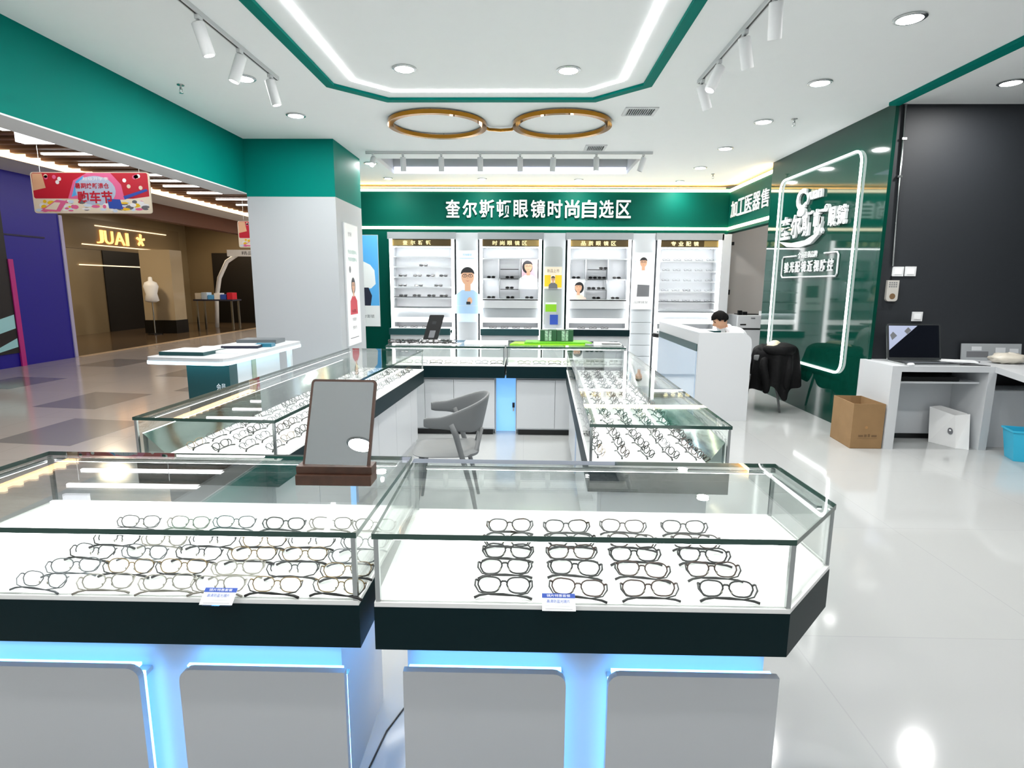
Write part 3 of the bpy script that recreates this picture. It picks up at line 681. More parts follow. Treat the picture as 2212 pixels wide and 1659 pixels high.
# black coat over the second chair
Rz = Matrix.Rotation(RD(-22), 3, 'Z'); O2 = Vector((3.06, 7.38, 0))
vs = []; F = []; nu, nv = 56, 16
for j in range(nv+1):
    t = j/nv
    for i in range(nu):
        a = 2*pi*i/nu; ca, sa = cos(a), sin(a)
        k = min(1, t/.16)**.55
        hem = .31 + .09*sin(a+.6) + .09*sin(3*a+1)+.05*sin(7*a)
        z = .845 - .035*k - (t > .1)*(t-.1)/.9*(.80-hem) - .03*abs(sa)*k*(1-t)
        fold = (.034*sin(a*5+1.2+t)+.024*sin(a*9+2.1+t*1.8)+.012*sin(a*17))*min(1, t*1.6)
        rx = .035+.225*k+.05*t+fold; ry = .17+.17*k+.03*t+fold
        x = .215-.10*k + rx*ca*(1.0 if ca < 0 else .92); y = ry*sa
        p = Rz @ Vector((x, y, 0)); vs.append((O2.x+p.x, O2.y+p.y, z))
for j in range(nv):
    for i in range(nu): i2 = (i+1) % nu; F.append((j*nu+i, j*nu+i2, (j+1)*nu+i2, (j+1)*nu+i))
F.append(tuple(range(nu)))
COAT = mat('black_coat_cloth', '08080a', .75, bump=.5, vscale=30, spec=.2)
o = thing('coat', (3.2, 7.34, .2), 'black coat with cream lining draped over the chair back by the green wall', 'coat')
cbm = MB().add(vs, F, COAT)
for cp, rr_ in (([(-.02, -.20, .79), (.03, -.29, .77), (.14, -.33, .765), (.25, -.27, .77), (.30, -.15, .775), (.31, .02, .78)], [.04, .062, .07, .066, .06, .03]), ([(-.03, .02, .80), (-.05, -.10, .785), (-.03, -.2, .76), (.0, -.28, .70)], [.03, .055, .06, .04])):
    cbm.tube([O2+Rz @ Vector(p) for p in cp], rr_, COAT, 12)
cb = cbm.build('coat_body', o, smooth=True, sub=1)
for pts, nm in (([(.0, -.33, .70), (-.02, -.37, .58), (.02, -.385, .45), (.05, -.37, .33), (.03, -.36, .24)], 'sleeve'), ([(.24, -.20, .77), (.275, -.27, .64), (.27, -.31, .50), (.25, -.31, .38), (.26, -.30, .29)], 'sleeve')):
    pts = [O2+Rz @ Vector(p) for p in pts]
    MB().tube(pts, [.045, .05, .05, .045, .04], COAT, 12).build(nm, o, smooth=True, sub=1)
pts = [O2+Rz @ Vector(p) for p in ((.08, -.20, .79), (.07, -.12, .805), (.10, -.02, .80), (.12, .08, .80), (.14, .17, .77))]
MB().tube(pts, [.03, .075, .08, .075, .03], mat('cream_lining', 'e2d6b8', .7), 10, flatn=(0, 1, 0) if False else None, ry=.075).build('lining', cb, smooth=True, sub=1)

# ================================================================ LIGHT TABLE on the mall side
TT = [(-3.19, 4.74), (-2.45, 4.66), (-2.40, 6.2), (-3.0, 6.27)]
o = thing('display_table', (-2.76, 5.5, 0), 'white table with glowing edge and teal pedestal beside the mall', 'display table')
def roundpoly(P, r):
    out = []
    for i, p in enumerate(P):
        p = Vector(p); a = (Vector(P[i-1])-p).normalized(); b = (Vector(P[(i+1) % len(P)])-p).normalized()
        for k in range(6):
            t = k/5; out.append(tuple(p+a*r*(1-t)**2+b*r*t**2))
    return out
MB().prism(roundpoly(TT, .09), .895, .93, WHITE).build('table_top', o)
MB().prism(roundpoly(inset(TT, -.004), .09), .872, .897, mat('edge_light', 'dff6ff', em=2.2, emcol='c8f0ff')).build('edge_light', o)
MB().box(-2.9, -2.53, 4.86, 5.0, 0, .872, TEALD).build('pedestal_front', o)
M = Map((-2.9, 4.858, 0), (1, 0, 0), (0, -1, 0)); MB().text(M, '会员', .25, .33, .63, .69, 0, .002, PWHITE).build('lettering', o)
MB().box(-2.88, -2.535, 5.0, 5.9, 0, .872, WHITE).build('pedestal_body', o)
MB().box(-2.534, -2.528, 5.28, 5.36, 0, .872, mat('olive_strip', '8c9684', .4)).build('pedestal_strip', o)
MB().box(-2.50, -2.46, 6.0, 6.05, 0, .872, LGREY).build('support_post', o)
for cx, cy, w, d, r, h, m, lab in ((-2.92, 5.02, .40, .34, -.06, .03, TEALD, 'dark teal tray at the near end of the glowing table'), (-2.62, 5.1, .22, .18, -.05, .022, PWHITE, 'white leaflet stack beside the dark teal tray on the glowing table'),
        (-2.72, 5.55, .34, .26, .1, .024, NAVY, 'dark blue folder in the middle of the glowing table'), (-2.55, 5.62, .16, .12, .1, .03, mat('blue_teal_box', '1f6f88', .4), 'small blue-teal box beside the dark blue folder on the glowing table'),
        (-2.75, 5.98, .40, .26, .05, .04, mat('slate_tray', '5c6468', .4), 'slate grey tray at the far end of the glowing table'), (-2.98, 5.4, .2, .26, .2, .012, PWHITE, 'loose white leaflet on the mall-side rim of the glowing table')):
    c_, s_ = cos(r), sin(r); Q = [(cx+c_*u-s_*v, cy+s_*u+c_*v) for u, v in ((-w/2, -d/2), (w/2, -d/2), (w/2, d/2), (-w/2, d/2))]
    oo = MB().prism(Q, .9305, .9305+h, m)
    if h > .015: oo.prism(inset(Q, .012), .9305+h, .9305+h+.002, PWHITE if m is TEALD or m is NAVY else m)
    tag(oo.build('tray' if 'tray' in lab else 'folder' if 'folder' in lab else 'leaflet' if 'leaflet' in lab else 'box', loc=(cx, cy, .9305)), lab, 'tray' if 'tray' in lab else 'folder' if 'folder' in lab else 'leaflet' if 'leaflet' in lab else 'box')

# ================================================================ RECEPTION DESK
o = thing('reception_desk', (2.28, 7.6, 0), 'white reception desk with a rounded end panel and teal stripe', 'desk')
M = Map((1.98, 6.6, 0), (1, 0, 0), (0, -1, 0))
MB().plate(M, rrect(0, .60, .0, 1.02, .12, 8, 'c'), -.04, 0, WHITE).build('end_panel', o)
MB().box(1.985, 2.02, 6.64, 8.6, 0, 1.0, WHITE).build('front_panel', o)
MB().box(1.98, 2.16, 6.64, 8.6, 1.0, 1.02, WHITE).build('counter_ledge', o)
MB().box(1.976, 1.985, 6.66, 8.55, .80, .885, TEALD).build('teal_stripe', o)
MB().box(1.974, 1.985, 6.66, 8.55, .02, .80, mat('gloss_pale_panel', 'c4d8ee', .05, spec=.8, coat=1)).build('gloss_panel', o)  # white panel, its pale blue reflection put into the base colour
MB().box(2.02, 2.58, 6.64, 8.6, .73, .76, WHITE).build('desk_top', o)
MB().box(2.02, 2.58, 8.56, 8.6, 0, .73, WHITE).build('back_panel', o)
tag(MB().box(2.3, 2.52, 7.25, 7.55, .761, .766, PWHITE).build('paper', loc=(2.4, 7.4, .761)), 'sheet of paper on the reception desk under the reader', 'paper')
o = thing('bar_stool', (2.14, 9.15, 0), 'slim black pole stool with brown foot behind the reception desk', 'stool')
MB().lathe([(.15, 0), (.15, .02), (.03, .04)], (2.14, 9.15, 0), WALN, 20).build('foot', o)
MB().tube([(2.14, 9.15, .03), (2.14, 9.15, .74)], .015, BLACK).build('pole', o)
MB().lathe([(.12, .74), (.14, .76), (.14, .80), (.1, .81)], (2.14, 9.15, 0), BLACK, 20).build('seat', o)

# ================================================================ PERSON seated, bent over the desk
sh = mat('white_shirt', 'e6e8ec', .7); tr = mat('dark_trousers', '1d2026', .7)
o = thing('person', (2.85, 7.45, 0), 'person in a white shirt with short black hair bent reading behind reception', 'person')
pts = [(2.82, 7.42, .55), (2.79, 7.42, .68), (2.74, 7.42, .82), (2.67, 7.42, .94), (2.605, 7.415, 1.005), (2.545, 7.41, 1.055),
       (2.69, 7.24, .93), (2.60, 7.19, .83), (2.52, 7.27, .80), (2.44, 7.33, .795),
       (2.69, 7.60, .93), (2.60, 7.66, .83), (2.52, 7.58, .80), (2.44, 7.50, .795),
       (2.78, 7.33, .53), (2.50, 7.33, .52), (2.50, 7.31, .10), (2.40, 7.31, .05),
       (2.78, 7.52, .53), (2.50, 7.52, .52), (2.50, 7.52, .10), (2.40, 7.52, .05)]
ed = [(0, 1), (1, 2), (2, 3), (3, 4), (4, 5), (3, 6), (6, 7), (7, 8), (8, 9), (3, 10), (10, 11), (11, 12), (12, 13), (0, 14), (14, 15), (15, 16), (16, 17), (0, 18), (18, 19), (19, 20), (20, 21)]
rd = [(.105, .15), (.095, .14), (.10, .15), (.09, .145), .052, .05, .06, .048, .04, .028, .06, .048, .04, .028, .085, .062, .042, .04, .085, .062, .042, .04]
vs, fs = skin_mesh(pts, ed, rd, 2, 0)
body = MB().add(vs, fs, sh)
for k, f in enumerate(body.f):
    c_ = sum((body.v[i] for i in f), Vector())/len(f)
    if c_.z < .56: body.m[k] = body.mi(tr)
    if c_.x < 2.545 and .7 < c_.z < .9: body.m[k] = body.mi(SKIN)
    if c_.z > 1.025 and c_.x < 2.565: body.m[k] = body.mi(SKIN)
# head: shaped ellipsoid turned down to the desk
hc = Vector((2.475, 7.405, 1.115)); T = (Matrix.Rotation(RD(-32), 3, 'Y'))
def head_pt(d):
    """unit direction in head frame, -x is forward (face), z up"""
    x, y, z = d
    r = Vector((x*.092, y*.074, z*.112))
    if z < 0: r.y *= 1-.25*(-z); r.x *= 1 - .05*(-z) if x < 0 else 1-.35*(-z)
    if x < -.3:
        f = (-x-.3)/.7; ay = abs(y)
        r.x -= .022*math.exp(-(ay/.16)**2)*math.exp(-((z+.12)/.2)**2)*1.2      # nose
        r.x += .010*math.exp(-((ay-.36)/.2)**2)*math.exp(-((z-.14)/.13)**2)     # eye sockets
        r.x -= .006*math.exp(-(ay/.3)**2)*math.exp(-((z+.52)/.10)**2)           # lips
        r.x -= .010*math.exp(-(ay/.35)**2)*math.exp(-((z+.85)/.15)**2)          # chin
    return r
nu, nv = 40, 28; vs = []; F = []
for i in range(nv+1):
    for j in range(nu):
        d = (max(.002, sin(pi*i/nv))*cos(2*pi*j/nu), max(.002, sin(pi*i/nv))*sin(2*pi*j/nu), -cos(pi*i/nv)); vs.append(hc + T @ head_pt(d))
for i in range(nv):
    for j in range(nu): j2 = (j+1) % nu; F.append((i*nu+j, i*nu+j2, (i+1)*nu+j2, (i+1)*nu+j))
body.add(vs, F, SKIN)
EYE = mat('eye_dark', '14100e', .2); LIP = mat('lip', 'a8605a', .5)
for sy in (-1, 1):
    body.ell(hc+T @ Vector((-.077, sy*.028, .014)), (.006, .012, .006), EYE, 10, 6, T); body.ell(hc+T @ Vector((-.084, sy*.030, .032)), (.005, .016, .003), HAIR, 10, 5, T)
    body.ell(hc+T @ Vector((.012, sy*.074, -.006)), (.016, .008, .028), SKIN, 10, 8, T)
body.ell(hc+T @ Vector((-.090, 0, -.060)), (.006, .020, .005), LIP, 12, 6, T)
# hands with five fingers on the desk
for sy, hy in ((-1, 7.34), (1, 7.49)):
    w = Vector((2.44, hy, .805)); P = [w, w+Vector((-.045, 0, -.004)), w+Vector((-.085, 0, -.006))]; E_ = [(0, 1), (1, 2)]; Rr = [.024, .032, .030]
    hv, hf = skin_mesh(P, E_, [(.018, .027), (.014, .036), (.012, .036)], 2, 0); body.add(hv, hf, SKIN)
    for k, (off, L) in enumerate(((-.028, .062), (-.010, .072), (.009, .068), (.027, .055))):
        b0 = w+Vector((-.078, off, -.006)); hv, hf = skin_mesh([b0, b0+Vector((-L*.45, off*.15, .006)), b0+Vector((-L*.75, off*.2, -.002)), b0+Vector((-L, off*.22, -.012))], [(0, 1), (1, 2), (2, 3)], [.009, .0085, .008, .0065], 1, 0); body.add(hv, hf, SKIN)
    b0 = w+Vector((-.02, -sy*.024, -.004)); hv, hf = skin_mesh([b0, b0+Vector((-.03, -sy*.022, -.004)), b0+Vector((-.058, -sy*.028, -.010))], [(0, 1), (1, 2)], [.011, .0095, .0075], 1, 0); body.add(hv, hf, SKIN)
body.build('body', o, smooth=True)
vs = []; F = []; idx = {}
hm = MB(); nu, nv = 40, 20
for i in range(nv+1):
    ph = pi*.5*i/nv*1.16
    for j in range(nu):
        a = 2*pi*j/nu; d = Vector((sin(ph)*cos(a), sin(ph)*sin(a), cos(ph))); x = d.x
        lim = .42 if x < -.35 else (.10 if x < .1 else -.5)      # hairline: forehead, temple, nape
        z = max(d.z, lim); k = math.sqrt(max(0, 1-z*z))/max(1e-4, math.hypot(d.x, d.y)); d = Vector((d.x*min(k, 1.0), d.y*min(k, 1.0), z))
        p = head_pt(d)*1.0; p += d.normalized()*(.014+.006*sin(a*9+i)*sin(ph))
        vs.append(hc + T @ p)
for i in range(nv):
    for j in range(nu): j2 = (j+1) % nu; F.append((i*nu+j, i*nu+j2, (i+1)*nu+j2, (i+1)*nu+j))
hm.add(vs, F, HAIR); hm.build('hair', o, smooth=True)

# ================================================================ RIGHT-HAND DESK AND THINGS ON IT
o = thing('desk', (4.1, 5.7, 0), 'white L-shaped desk against the dark alcove wall', 'desk')
MB().box(3.475, 3.565, 5.48, 6.02, 0, .81, WHITE).build('side_panel', o)
MB().prism([(3.565, 5.48), (4.43, 5.48), (4.20, 4.85), (5.2, 4.5), (5.4, 6.02), (3.565, 6.02)], .755, .81, WHITE).build('desk_top', o)
MB().box(4.375, 4.45, 5.48, 6.02, 0, .755, WHITE).build('divider_panel', o)
MB().box(3.55, 4.375, 5.92, 5.95, .05, .62, WHITE).build('back_panel', o)
MB().box(3.55, 4.375, 5.91, 5.94, 0, .05, BLACK).build('plinth', o)
MB().box(3.55, 4.375, 5.58, 5.94, .63, .648, WHITE).build('shelf', o)
MB().box(3.55, 4.375, 5.95, 5.96, .648, .755, BLACK).build('cavity_shade_sheet', o)  # black sheet paints the shade inside the shelf gap
MB().box(5.12, 5.16, 4.62, 5.6, 0, .755, WHITE).box(4.45, 5.4, 5.60, 5.63, 0, .56, WHITE).box(4.45, 5.4, 5.90, 5.93, .56, .755, BLACK).box(4.45, 5.4, 5.62, 5.92, .55, .565, WHITE).build('wing_panel', o)  # its black back sheet paints the shade in the wing gap
o = thing('keyboard', (3.9, 5.72, .648), 'black keyboard lying on the shelf under the desk top', 'keyboard')
MB().box(3.58, 4.2, 5.6, 5.85, .6485, .69, BLACK).build('keyboard_body', o, bev=.004)
# laptop
o = thing('laptop', (3.86, 5.72, .81), 'open silver laptop with dark screen against the alcove wall', 'laptop')
MB().box(3.62, 4.14, 5.54, 5.80, .8105, .826, METAL).build('laptop_base', o, bev=.004)
MB().box(3.68, 4.08, 5.58, 5.68, .826, .8275, mat('key_grey', '50545a', .5)).build('key_deck', o)
la = RD(12); M = Map((3.615, 5.80, .826), (1, 0, 0), (0, -cos(la), sin(la)), (0, sin(la), cos(la)))
sl = MB().plate(M, rrect(0, .53, 0, .365, .02), -.012, 0, METAL).build('screen_lid', o)
SCR = mat('screen_glass', '0d1018', .05, spec=.8)
s_ = MB().prect(M, .018, .512, .028, .35, 0, .001, SCR)
s_.flat(M, [(.02, .10), (.02, .345), (.30, .345)], .0014, mat('screen_painted_reflection', 'aeb6d0', .1)); s_.flat(M, [(.20, .26), (.24, .30), (.21, .33), (.17, .29)], .0018, PGREY).flat(M, [(.05, .2), (.10, .245), (.06, .285), (.03, .25)], .0018, PGREY)  # reflection on the screen painted as pale wedge and grey marks
s_.build('screen', sl)
tag(MB().ell((3.66, 5.51, .824), (.035, .02, .014), PWHITE, 14, 8).build('computer_mouse', loc=(3.66, 5.51, .81), smooth=True), 'white mouse in front of the laptop on the desk', 'mouse')
M_ = MB().prism([(4.15, 5.56), (4.42, 5.53), (4.40, 5.58), (4.3, 5.66), (4.17, 5.66)], .8105, .814, BLACK); tag(M_.build('mouse_mat', loc=(4.28, 5.58, .8105)), 'thin black mat at the corner of the white desk', 'mat')
for k, (x, y, r, z, w, d) in enumerate(((4.33, 5.80, .5, .8105, .32, .2), (4.28, 5.77, -.4, .8225, .30, .16))):
    c_, s2 = cos(r), sin(r); Q = [(x+c_*u-s2*v, y+s2*u+c_*v) for u, v in ((-w/2, -d/2), (w/2, -d/2), (w/2, d/2), (-w/2, d/2))]
    tag(MB().prism(Q, z, z+.011, PWHITE if k else PGREY).build('magazine', loc=(x, y, z)), ['grey booklet at the bottom of the pile beside the laptop', 'white booklet on top of the pile beside the laptop'][k], 'booklet')
o = thing('poster_board', (4.72, 5.97, .81), 'grey printed board leaning on the dark wall behind the desk clutter', 'board')
M = Map((4.46, 5.975, .8105), (1, 0, 0), (0, -1, .12), (0, .12, 1)); b = MB().prect(M, 0, .6, 0, .17, 0, .012, mat('board_grey', '9a9fa2', .6))
for u, v, w, h in ((.05, .03, .22, .06), (.1, .1, .1, .04), (.34, .04, .1, .09), (.48, .05, .09, .07)): b.rect(M, u, u+w, v, v+h, .0125, PGREY if w > .15 else LGREY)
b.build('board_face', o)
rb = random.Random(9)
b = MB(); nu, nv = 24, 12; vs = []; F = []
for i in range(nv+1):
    for j in range(nu):
        d = Vector((max(.002, sin(pi*i/nv))*cos(2*pi*j/nu), max(.002, sin(pi*i/nv))*sin(2*pi*j/nu), -cos(pi*i/nv))); q = 1+rb.uniform(-.16, .16)
        vs.append((4.74+d.x*.17*q, 5.74+d.y*.10*q, max(.8108, .86+d.z*.055*q)))
for i in range(nv):
    for j in range(nu): j2 = (j+1) % nu; F.append((i*nu+j, i*nu+j2, (i+1)*nu+j2, (i+1)*nu+j))
tag(b.add(vs, F, mat('crumpled_plastic', 'cfc9bc', .35)).build('plastic_bag', loc=(4.74, 5.74, .81), smooth=True), 'crumpled cream plastic bag on the right of the white desk', 'plastic bag')
# cardboard box
o = thing('cardboard_box', (3.33, 5.73, 0), 'open cardboard box on the floor between green wall and white desk', 'cardboard box')
B0 = [(3.16, 5.49), (3.46, 5.49), (3.468, 5.92), (3.20, 5.935)]; b = MB(); bi = inset(B0, .005)
ringprism(b, B0, bi, .006, .44, CARD); b.build('box_walls', o); MB().prism(B0, 0.0005, .006, CARDI).build('box_bottom', o)
M = Map((3.16, 5.49, 0), (1, 0, 0), (0, -1, 0)); K = mat('box_print', '6b5236', .8)
p = MB()
for u, w, h in ((.07, .045, .02), (.125, .025, .025), (.16, .02, .03), (.195, .05, .02)): p.prect(M, u, u+w, .115, .115+h, .0004, .0008, K)
p.prect(M, .06, .25, .1, .102, .0004, .0008, K).plate(M, ell2(.14, .21, .014, .014, 14), .0004, .0006, mat('box_stain', 'a4794a', .8)); p.build('printed_marks', o)
# paper bag
o = thing('paper_bag', (4.2, 5.6, 0), 'white paper carrier bag with a round badge under the desk', 'paper bag')
b = MB(); lo_ = [(4.10, 5.77), (4.20, 5.53), (4.29, 5.48), (4.34, 5.56), (4.22, 5.80)]; hi_ = [(4.12, 5.84), (4.25, 5.66), (4.325, 5.57), (4.35, 5.64), (4.24, 5.86)]
zz = [.35, .30, .335, .325, .36]; n = 5
b.add([(x, y, .001) for x, y in lo_]+[(x, y, z) for (x, y), z in zip(hi_, zz)], [tuple(reversed(range(n)))]+[(i, (i+1) % n, n+(i+1) % n, n+i) for i in range(n)], mat('white_paper', 'dfe0e0', .75)); b.build('bag_body', o)
a_ = Vector((4.10, 5.77, 0)); t_ = Vector((.10, -.24, 0)).normalized(); n_ = Vector((-.24, -.10, 0)).normalized()
M = Map(a_+t_*.17+Vector((0, 0, .15))-n_*.038, t_, n_, (.02, .05, .15)); MB().plate(M, ell2(0, 0, .024, .032, 18), .0, .004, PGREY).plate(M, ell2(0, .008, .010, .01, 10), .004, .005, PWHITE).build('badge', o)
# cyan bin
o = thing('waste_bin', (4.52, 5.2, 0), 'bright blue plastic bin on the floor at the right desk wing', 'waste bin')
A0 = [(4.44, 5.12), (4.62, 5.06), (4.69, 5.26), (4.51, 5.32)]; cx = sum(p[0] for p in A0)/4; cy = sum(p[1] for p in A0)/4
A0 = [(cx+(x-cx)*.9-.03, cy+(y-cy)*.9) for x, y in A0]; A1 = [(cx+(x-cx)*1.12-.03, cy+(y-cy)*1.15) for x, y in A0]
i0 = inset(A0, .004); i1 = inset(A1, .004); n = 4
b = MB().add([(x, y, .001) for x, y in A0]+[(x, y, .28) for x, y in A1]+[(x, y, .28) for x, y in i1]+[(x, y, .01) for x, y in i0],
  [(3, 2, 1, 0)]+[(i, (i+1) % n, n+(i+1) % n, n+i) for i in range(n)]+[(n+i, n+(i+1) % n, 2*n+(i+1) % n, 2*n+i) for i in range(n)]+[(2*n+i, 2*n+(i+1) % n, 3*n+(i+1) % n, 3*n+i) for i in range(n)]+[(12, 13, 14, 15)], CYAN)
bb = b.build('bin_body', o)
r = MB(); ringprism(r, inset(A1, -.008), A1, .268, .284, CYAN); r.build('rim', bb)
# wall plates, conduit, phone box
def plate_(x0, x1, z0, z1, lab, nm='switch_plate', cat='switch'):
    o = thing(nm, ((x0+x1)/2, 6.03, z0), lab, cat, 'white wall plates'); cp = MB().box(x0, x1, 6.018, 6.03, z0, z1, WHITEP).build('cover_plate', o, bev=.002)
    MB().box(x0+.02, x1-.02, 6.014, 6.018, z0+.02, z1-.02, PWHITE).build('rocker', cp)
plate_(3.70, 3.812, 1.65, 1.745, 'white double switch plate at the foot of the metal conduit'); plate_(3.825, 3.935, 1.652, 1.747, 'white blank plate next to the double switch plate')
plate_(3.95, 4.055, 1.2, 1.295, 'white socket plate low on the dark wall above the laptop', 'wall_socket', 'socket')
o = thing('conduit', (3.66, 6.01, 1.7), 'thin metal conduit pipe running down the dark wall from the ceiling', 'pipe')
MB().tube([(3.64, 6.012, 3.27), (3.665, 6.012, 2.5), (3.69, 6.012, 1.75)], .011, METAL).build('pipe', o, smooth=True)
for z in (2.95, 2.6): MB().box(3.635, 3.68, 6.0, 6.03, z, z+.02, METAL).build('pipe_clip', o)
o = thing('wall_dispenser', (3.71, 6.03, 1.41), 'small grey wall unit with printed label beside the switches', 'wall unit')
M = Map((3.655, 6.03, 1.40), (1, 0, 0), (0, -1, 0)); ub = MB().plate(M, rrect(0, .115, 0, .21, .03, 4, 'ab'), 0, .03, mat('unit_grey', 'b5b2ac', .5)).build('unit_body', o)
p = MB()
for k in range(3):
    for j in range(4): p.rect(M, .015+j*.022, .03+j*.022, .14+k*.02, .152+k*.02, .0305, PGREY)
p.flat(M, ell2(.06, .05, .03, .03, 14), .0305, MATS['box_print']); p.build('label', ub)
tag(MB().tube([(3.70, 6.02, 1.61), (3.695, 6.02, 1.655)], .006, BLACK).build('cable', loc=(3.7, 6.02, 1.61)), 'short black cable between wall unit and switch plate', 'cable')
# cable on the floor between the front counters
pts = [(-.53+.0, 1.62, .003), (-.47, 1.66, .003), (-.44, 1.75, .003), (-.40, 1.86, .003), (-.37, 1.93, .03)]
tag(MB().tube([(-.50, 1.50, .004), (-.49, 1.62, .004), (-.47, 1.78, .004), (-.43, 1.9, .004), (-.38, 1.93, .004)], .003, BLACK, 6).build('floor_cable', loc=(-.45, 1.7, 0), smooth=True), 'thin black cable on the floor between the two front counters', 'cable')
# ================================================================ WALL CABINETS
YF = 10.25      # front of the cabinets
FM = Map((0, YF, 0), (1, 0, 0), (0, -1, 0))
LEDC3 = mat('added_shelf_led', 'ffffff', em=30); LEDC2 = mat('added_top_led', 'ffffff', em=16)  # for strips added to brighten the cabinets beside their lit uprights
def cabinet(x0, x1, lab, kind, dark_first, word):
    """x0,x1: outer faces of the two lit uprights"""
    o = thing('wall_cabinet', ((x0+x1)/2, 10.4, 0), lab, 'wall cabinet', 'wall cabinets')
    w = .045; a, b = x0+w, x1-w
    MB().box(a, b, YF+.07, YF+.09, 2.172, 2.18, LEDC2).build('added_top_light', o)  # added strip under the header, brightens the cabinet inside
    for u in (x0, b): MB().box(u, u+w, YF, YF+.05, .0, 2.31, CABLED).build('light_upright', o); MB().box(u, u+w, YF+.05, 10.59, 0, 2.31, WHITE).build('side_panel', o)
    MB().box(x0-.03, x1+.03, YF+.0, 10.59, 2.31, 2.425, MGREY).build('header', o)
    MB().box(a, b, 10.555, 10.59, .75, 2.31, WHITE).build('back_panel', o)
    g = MB().box(a, b, YF+.03, YF+.06, 2.195, 2.305, DGOLD); Mg = Map((0, YF+.03, 0), (1, 0, 0), (0, -1, 0))
    L = b-a
    g.rect(Mg, *((a, a+.35*L) if not dark_first else (b-.25*L, b)), 2.2, 2.3, .001, mat('pale_gold_foil', '9c8450', .35, .5))
    for i, ch in enumerate(word): g.text(Mg, ch, a+L*(.18+i*.13), a+L*(.18+i*.13)+.085, 2.212, 2.288, .002, .002, mat('gold_lettering', 'f2dfa0', .4, em=.5), .02)
    g.build('lettering_board', o)
    MB().box(a, b, YF+.01, 10.555, 2.18, 2.192, WHITE).build('shelf', o)
    for z in {'rows': (2.02, 1.845, 1.667, 1.496, 1.317, 1.14), 'grid': (1.995, 1.292), 'full': (1.962, 1.791, 1.616, 1.441, 1.264, 1.09)}[kind]:
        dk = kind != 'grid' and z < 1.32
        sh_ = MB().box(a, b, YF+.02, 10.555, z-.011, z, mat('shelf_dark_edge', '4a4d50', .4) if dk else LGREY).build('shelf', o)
        MB().box(a, b, YF+.02, YF+.026, z-.024, z-.011, LGREY).build('added_shelf_lip', sh_); MB().box(a+.02, b-.02, YF+.03, YF+.042, z-.016, z-.0115, LEDC3).build('added_shelf_light', sh_)  # added strip brightens the back panel, added lip hides it
    if kind == 'grid':
        u1, u2 = a+.287*L, a+.672*L
        for u in (u1, u2): MB().box(u-.006, u+.006, YF+.1, 10.555, 1.292, 1.995, LGREY).build('divider', o)
        sh_ = MB().box(a, b, YF+.1, 10.555, 1.637, 1.647, LGREY).build('shelf', o); MB().box(a, b, YF+.1, YF+.106, 1.622, 1.637, LGREY).build('added_shelf_lip', sh_); MB().box(a+.02, b-.02, YF+.11, YF+.122, 1.632, 1.6365, LEDC3).build('added_shelf_light', sh_)  # same added strip and hiding lip on the grid shelf
        for z in (1.81, 1.645, 1.462): MB().box(u1+.03, u2-.03, YF+.05, YF+.2, z-.01, z, BLACK).build('small_shelf', o)
        MB().box(a, b, YF+.02, YF+.05, 1.13, 1.285, WHITE).build('white_panel', o)
    MB().box(a, b, YF+.06, YF+.09, .96, 1.13, MGREY).build('grey_panel', o)
    M2 = Map((0, YF+.0, .88), (1, 0, 0), (0, -1, 0), (0, .06, .08)); MB().prect(M2, a, b, 0, .1, -.015, 0, mat('painted_glow_ledge', 'ffffff', em=.9)).build('painted_glow_ledge', o)  # white ledge, its brightness put in as glow
    MB().box(a, b, 9.93, YF+.06, .75, .79, WHITE).build('display_ledge', o)
    MB().box(a-.01, b+.01, 9.9, 9.935, .68, .79, TEALD if kind == 'rows' or dark_first else BAND).build('ledge_band', o)
    MB().box(a, b, 9.95, 10.55, .03, .68, WHITE).build('base_cabinet', o)
    MB().box((a+b)/2-.002, (a+b)/2+.002, 9.947, 9.951, .05, .66, GREY).build('door_gap', o)
    return a, b
C1 = cabinet(-2.36, -1.237, 'lit wall cabinet with open shelves of dark glasses, beside the blue poster', 'rows', False, '奎尔斯顿')
C2 = cabinet(-.79, .285, 'lit wall cabinet holding a pink portrait card in its grid', 'grid', True, '时尚眼镜区')
C3 = cabinet(.735, 1.825, 'lit wall cabinet holding a white portrait card in its grid', 'grid', False, '品质眼镜区')
C4 = cabinet(2.283, 3.368, 'lit wall cabinet with six shelves of clear glasses behind reception', 'full', True, '专业配镜')
tag(MB().add([(3.372, YF, 0), (3.53, YF+.0, 0), (3.53, YF, 2.41), (3.372, YF, 2.41), (3.372, YF+.03, 0), (3.53, YF+.03, 0), (3.53, YF+.03, 2.41), (3.372, YF+.03, 2.41)], [(0, 1, 2, 3), (7, 6, 5, 4), (0, 4, 5, 1), (1, 5, 6, 2), (2, 6, 7, 3), (3, 7, 4, 0)], WHITE).build('side_board', loc=(3.45, YF, 0)), 'white upright board closing the end cabinet by the printer room door', 'board')
# pilasters between the cabinets
PB = mat('pilaster_grey', 'b3b8bc', .5)
for x0, x1, lab, k in ((-1.205, -.823, 'grey pilaster board under the portrait poster with a light blue shirt', 0), (.318, .70, 'grey pilaster board holding the tall mirror', 1), (1.858, 2.25, 'grey pilaster board with drawers under the grey-trousers poster', 2)):
    o = thing('pilaster_board', ((x0+x1)/2, YF+.1, 0), lab, 'pilaster board', 'pilaster boards')
    MB().box(x0, x1, YF+.06, 10.59, 0, 2.425, PB).build('board_body', o)
    if k == 0: MB().box(x0+.02, x1-.02, YF+.045, YF+.06, .88, 1.15, PALEB).build('pale_panel', o)
    if k == 2:
        for i in range(5): MB().box(x0+.01, x1-.01, YF+.045, YF+.06, .1+i*.2, .29+i*.2, GREY).build('drawer', o, bev=.002)
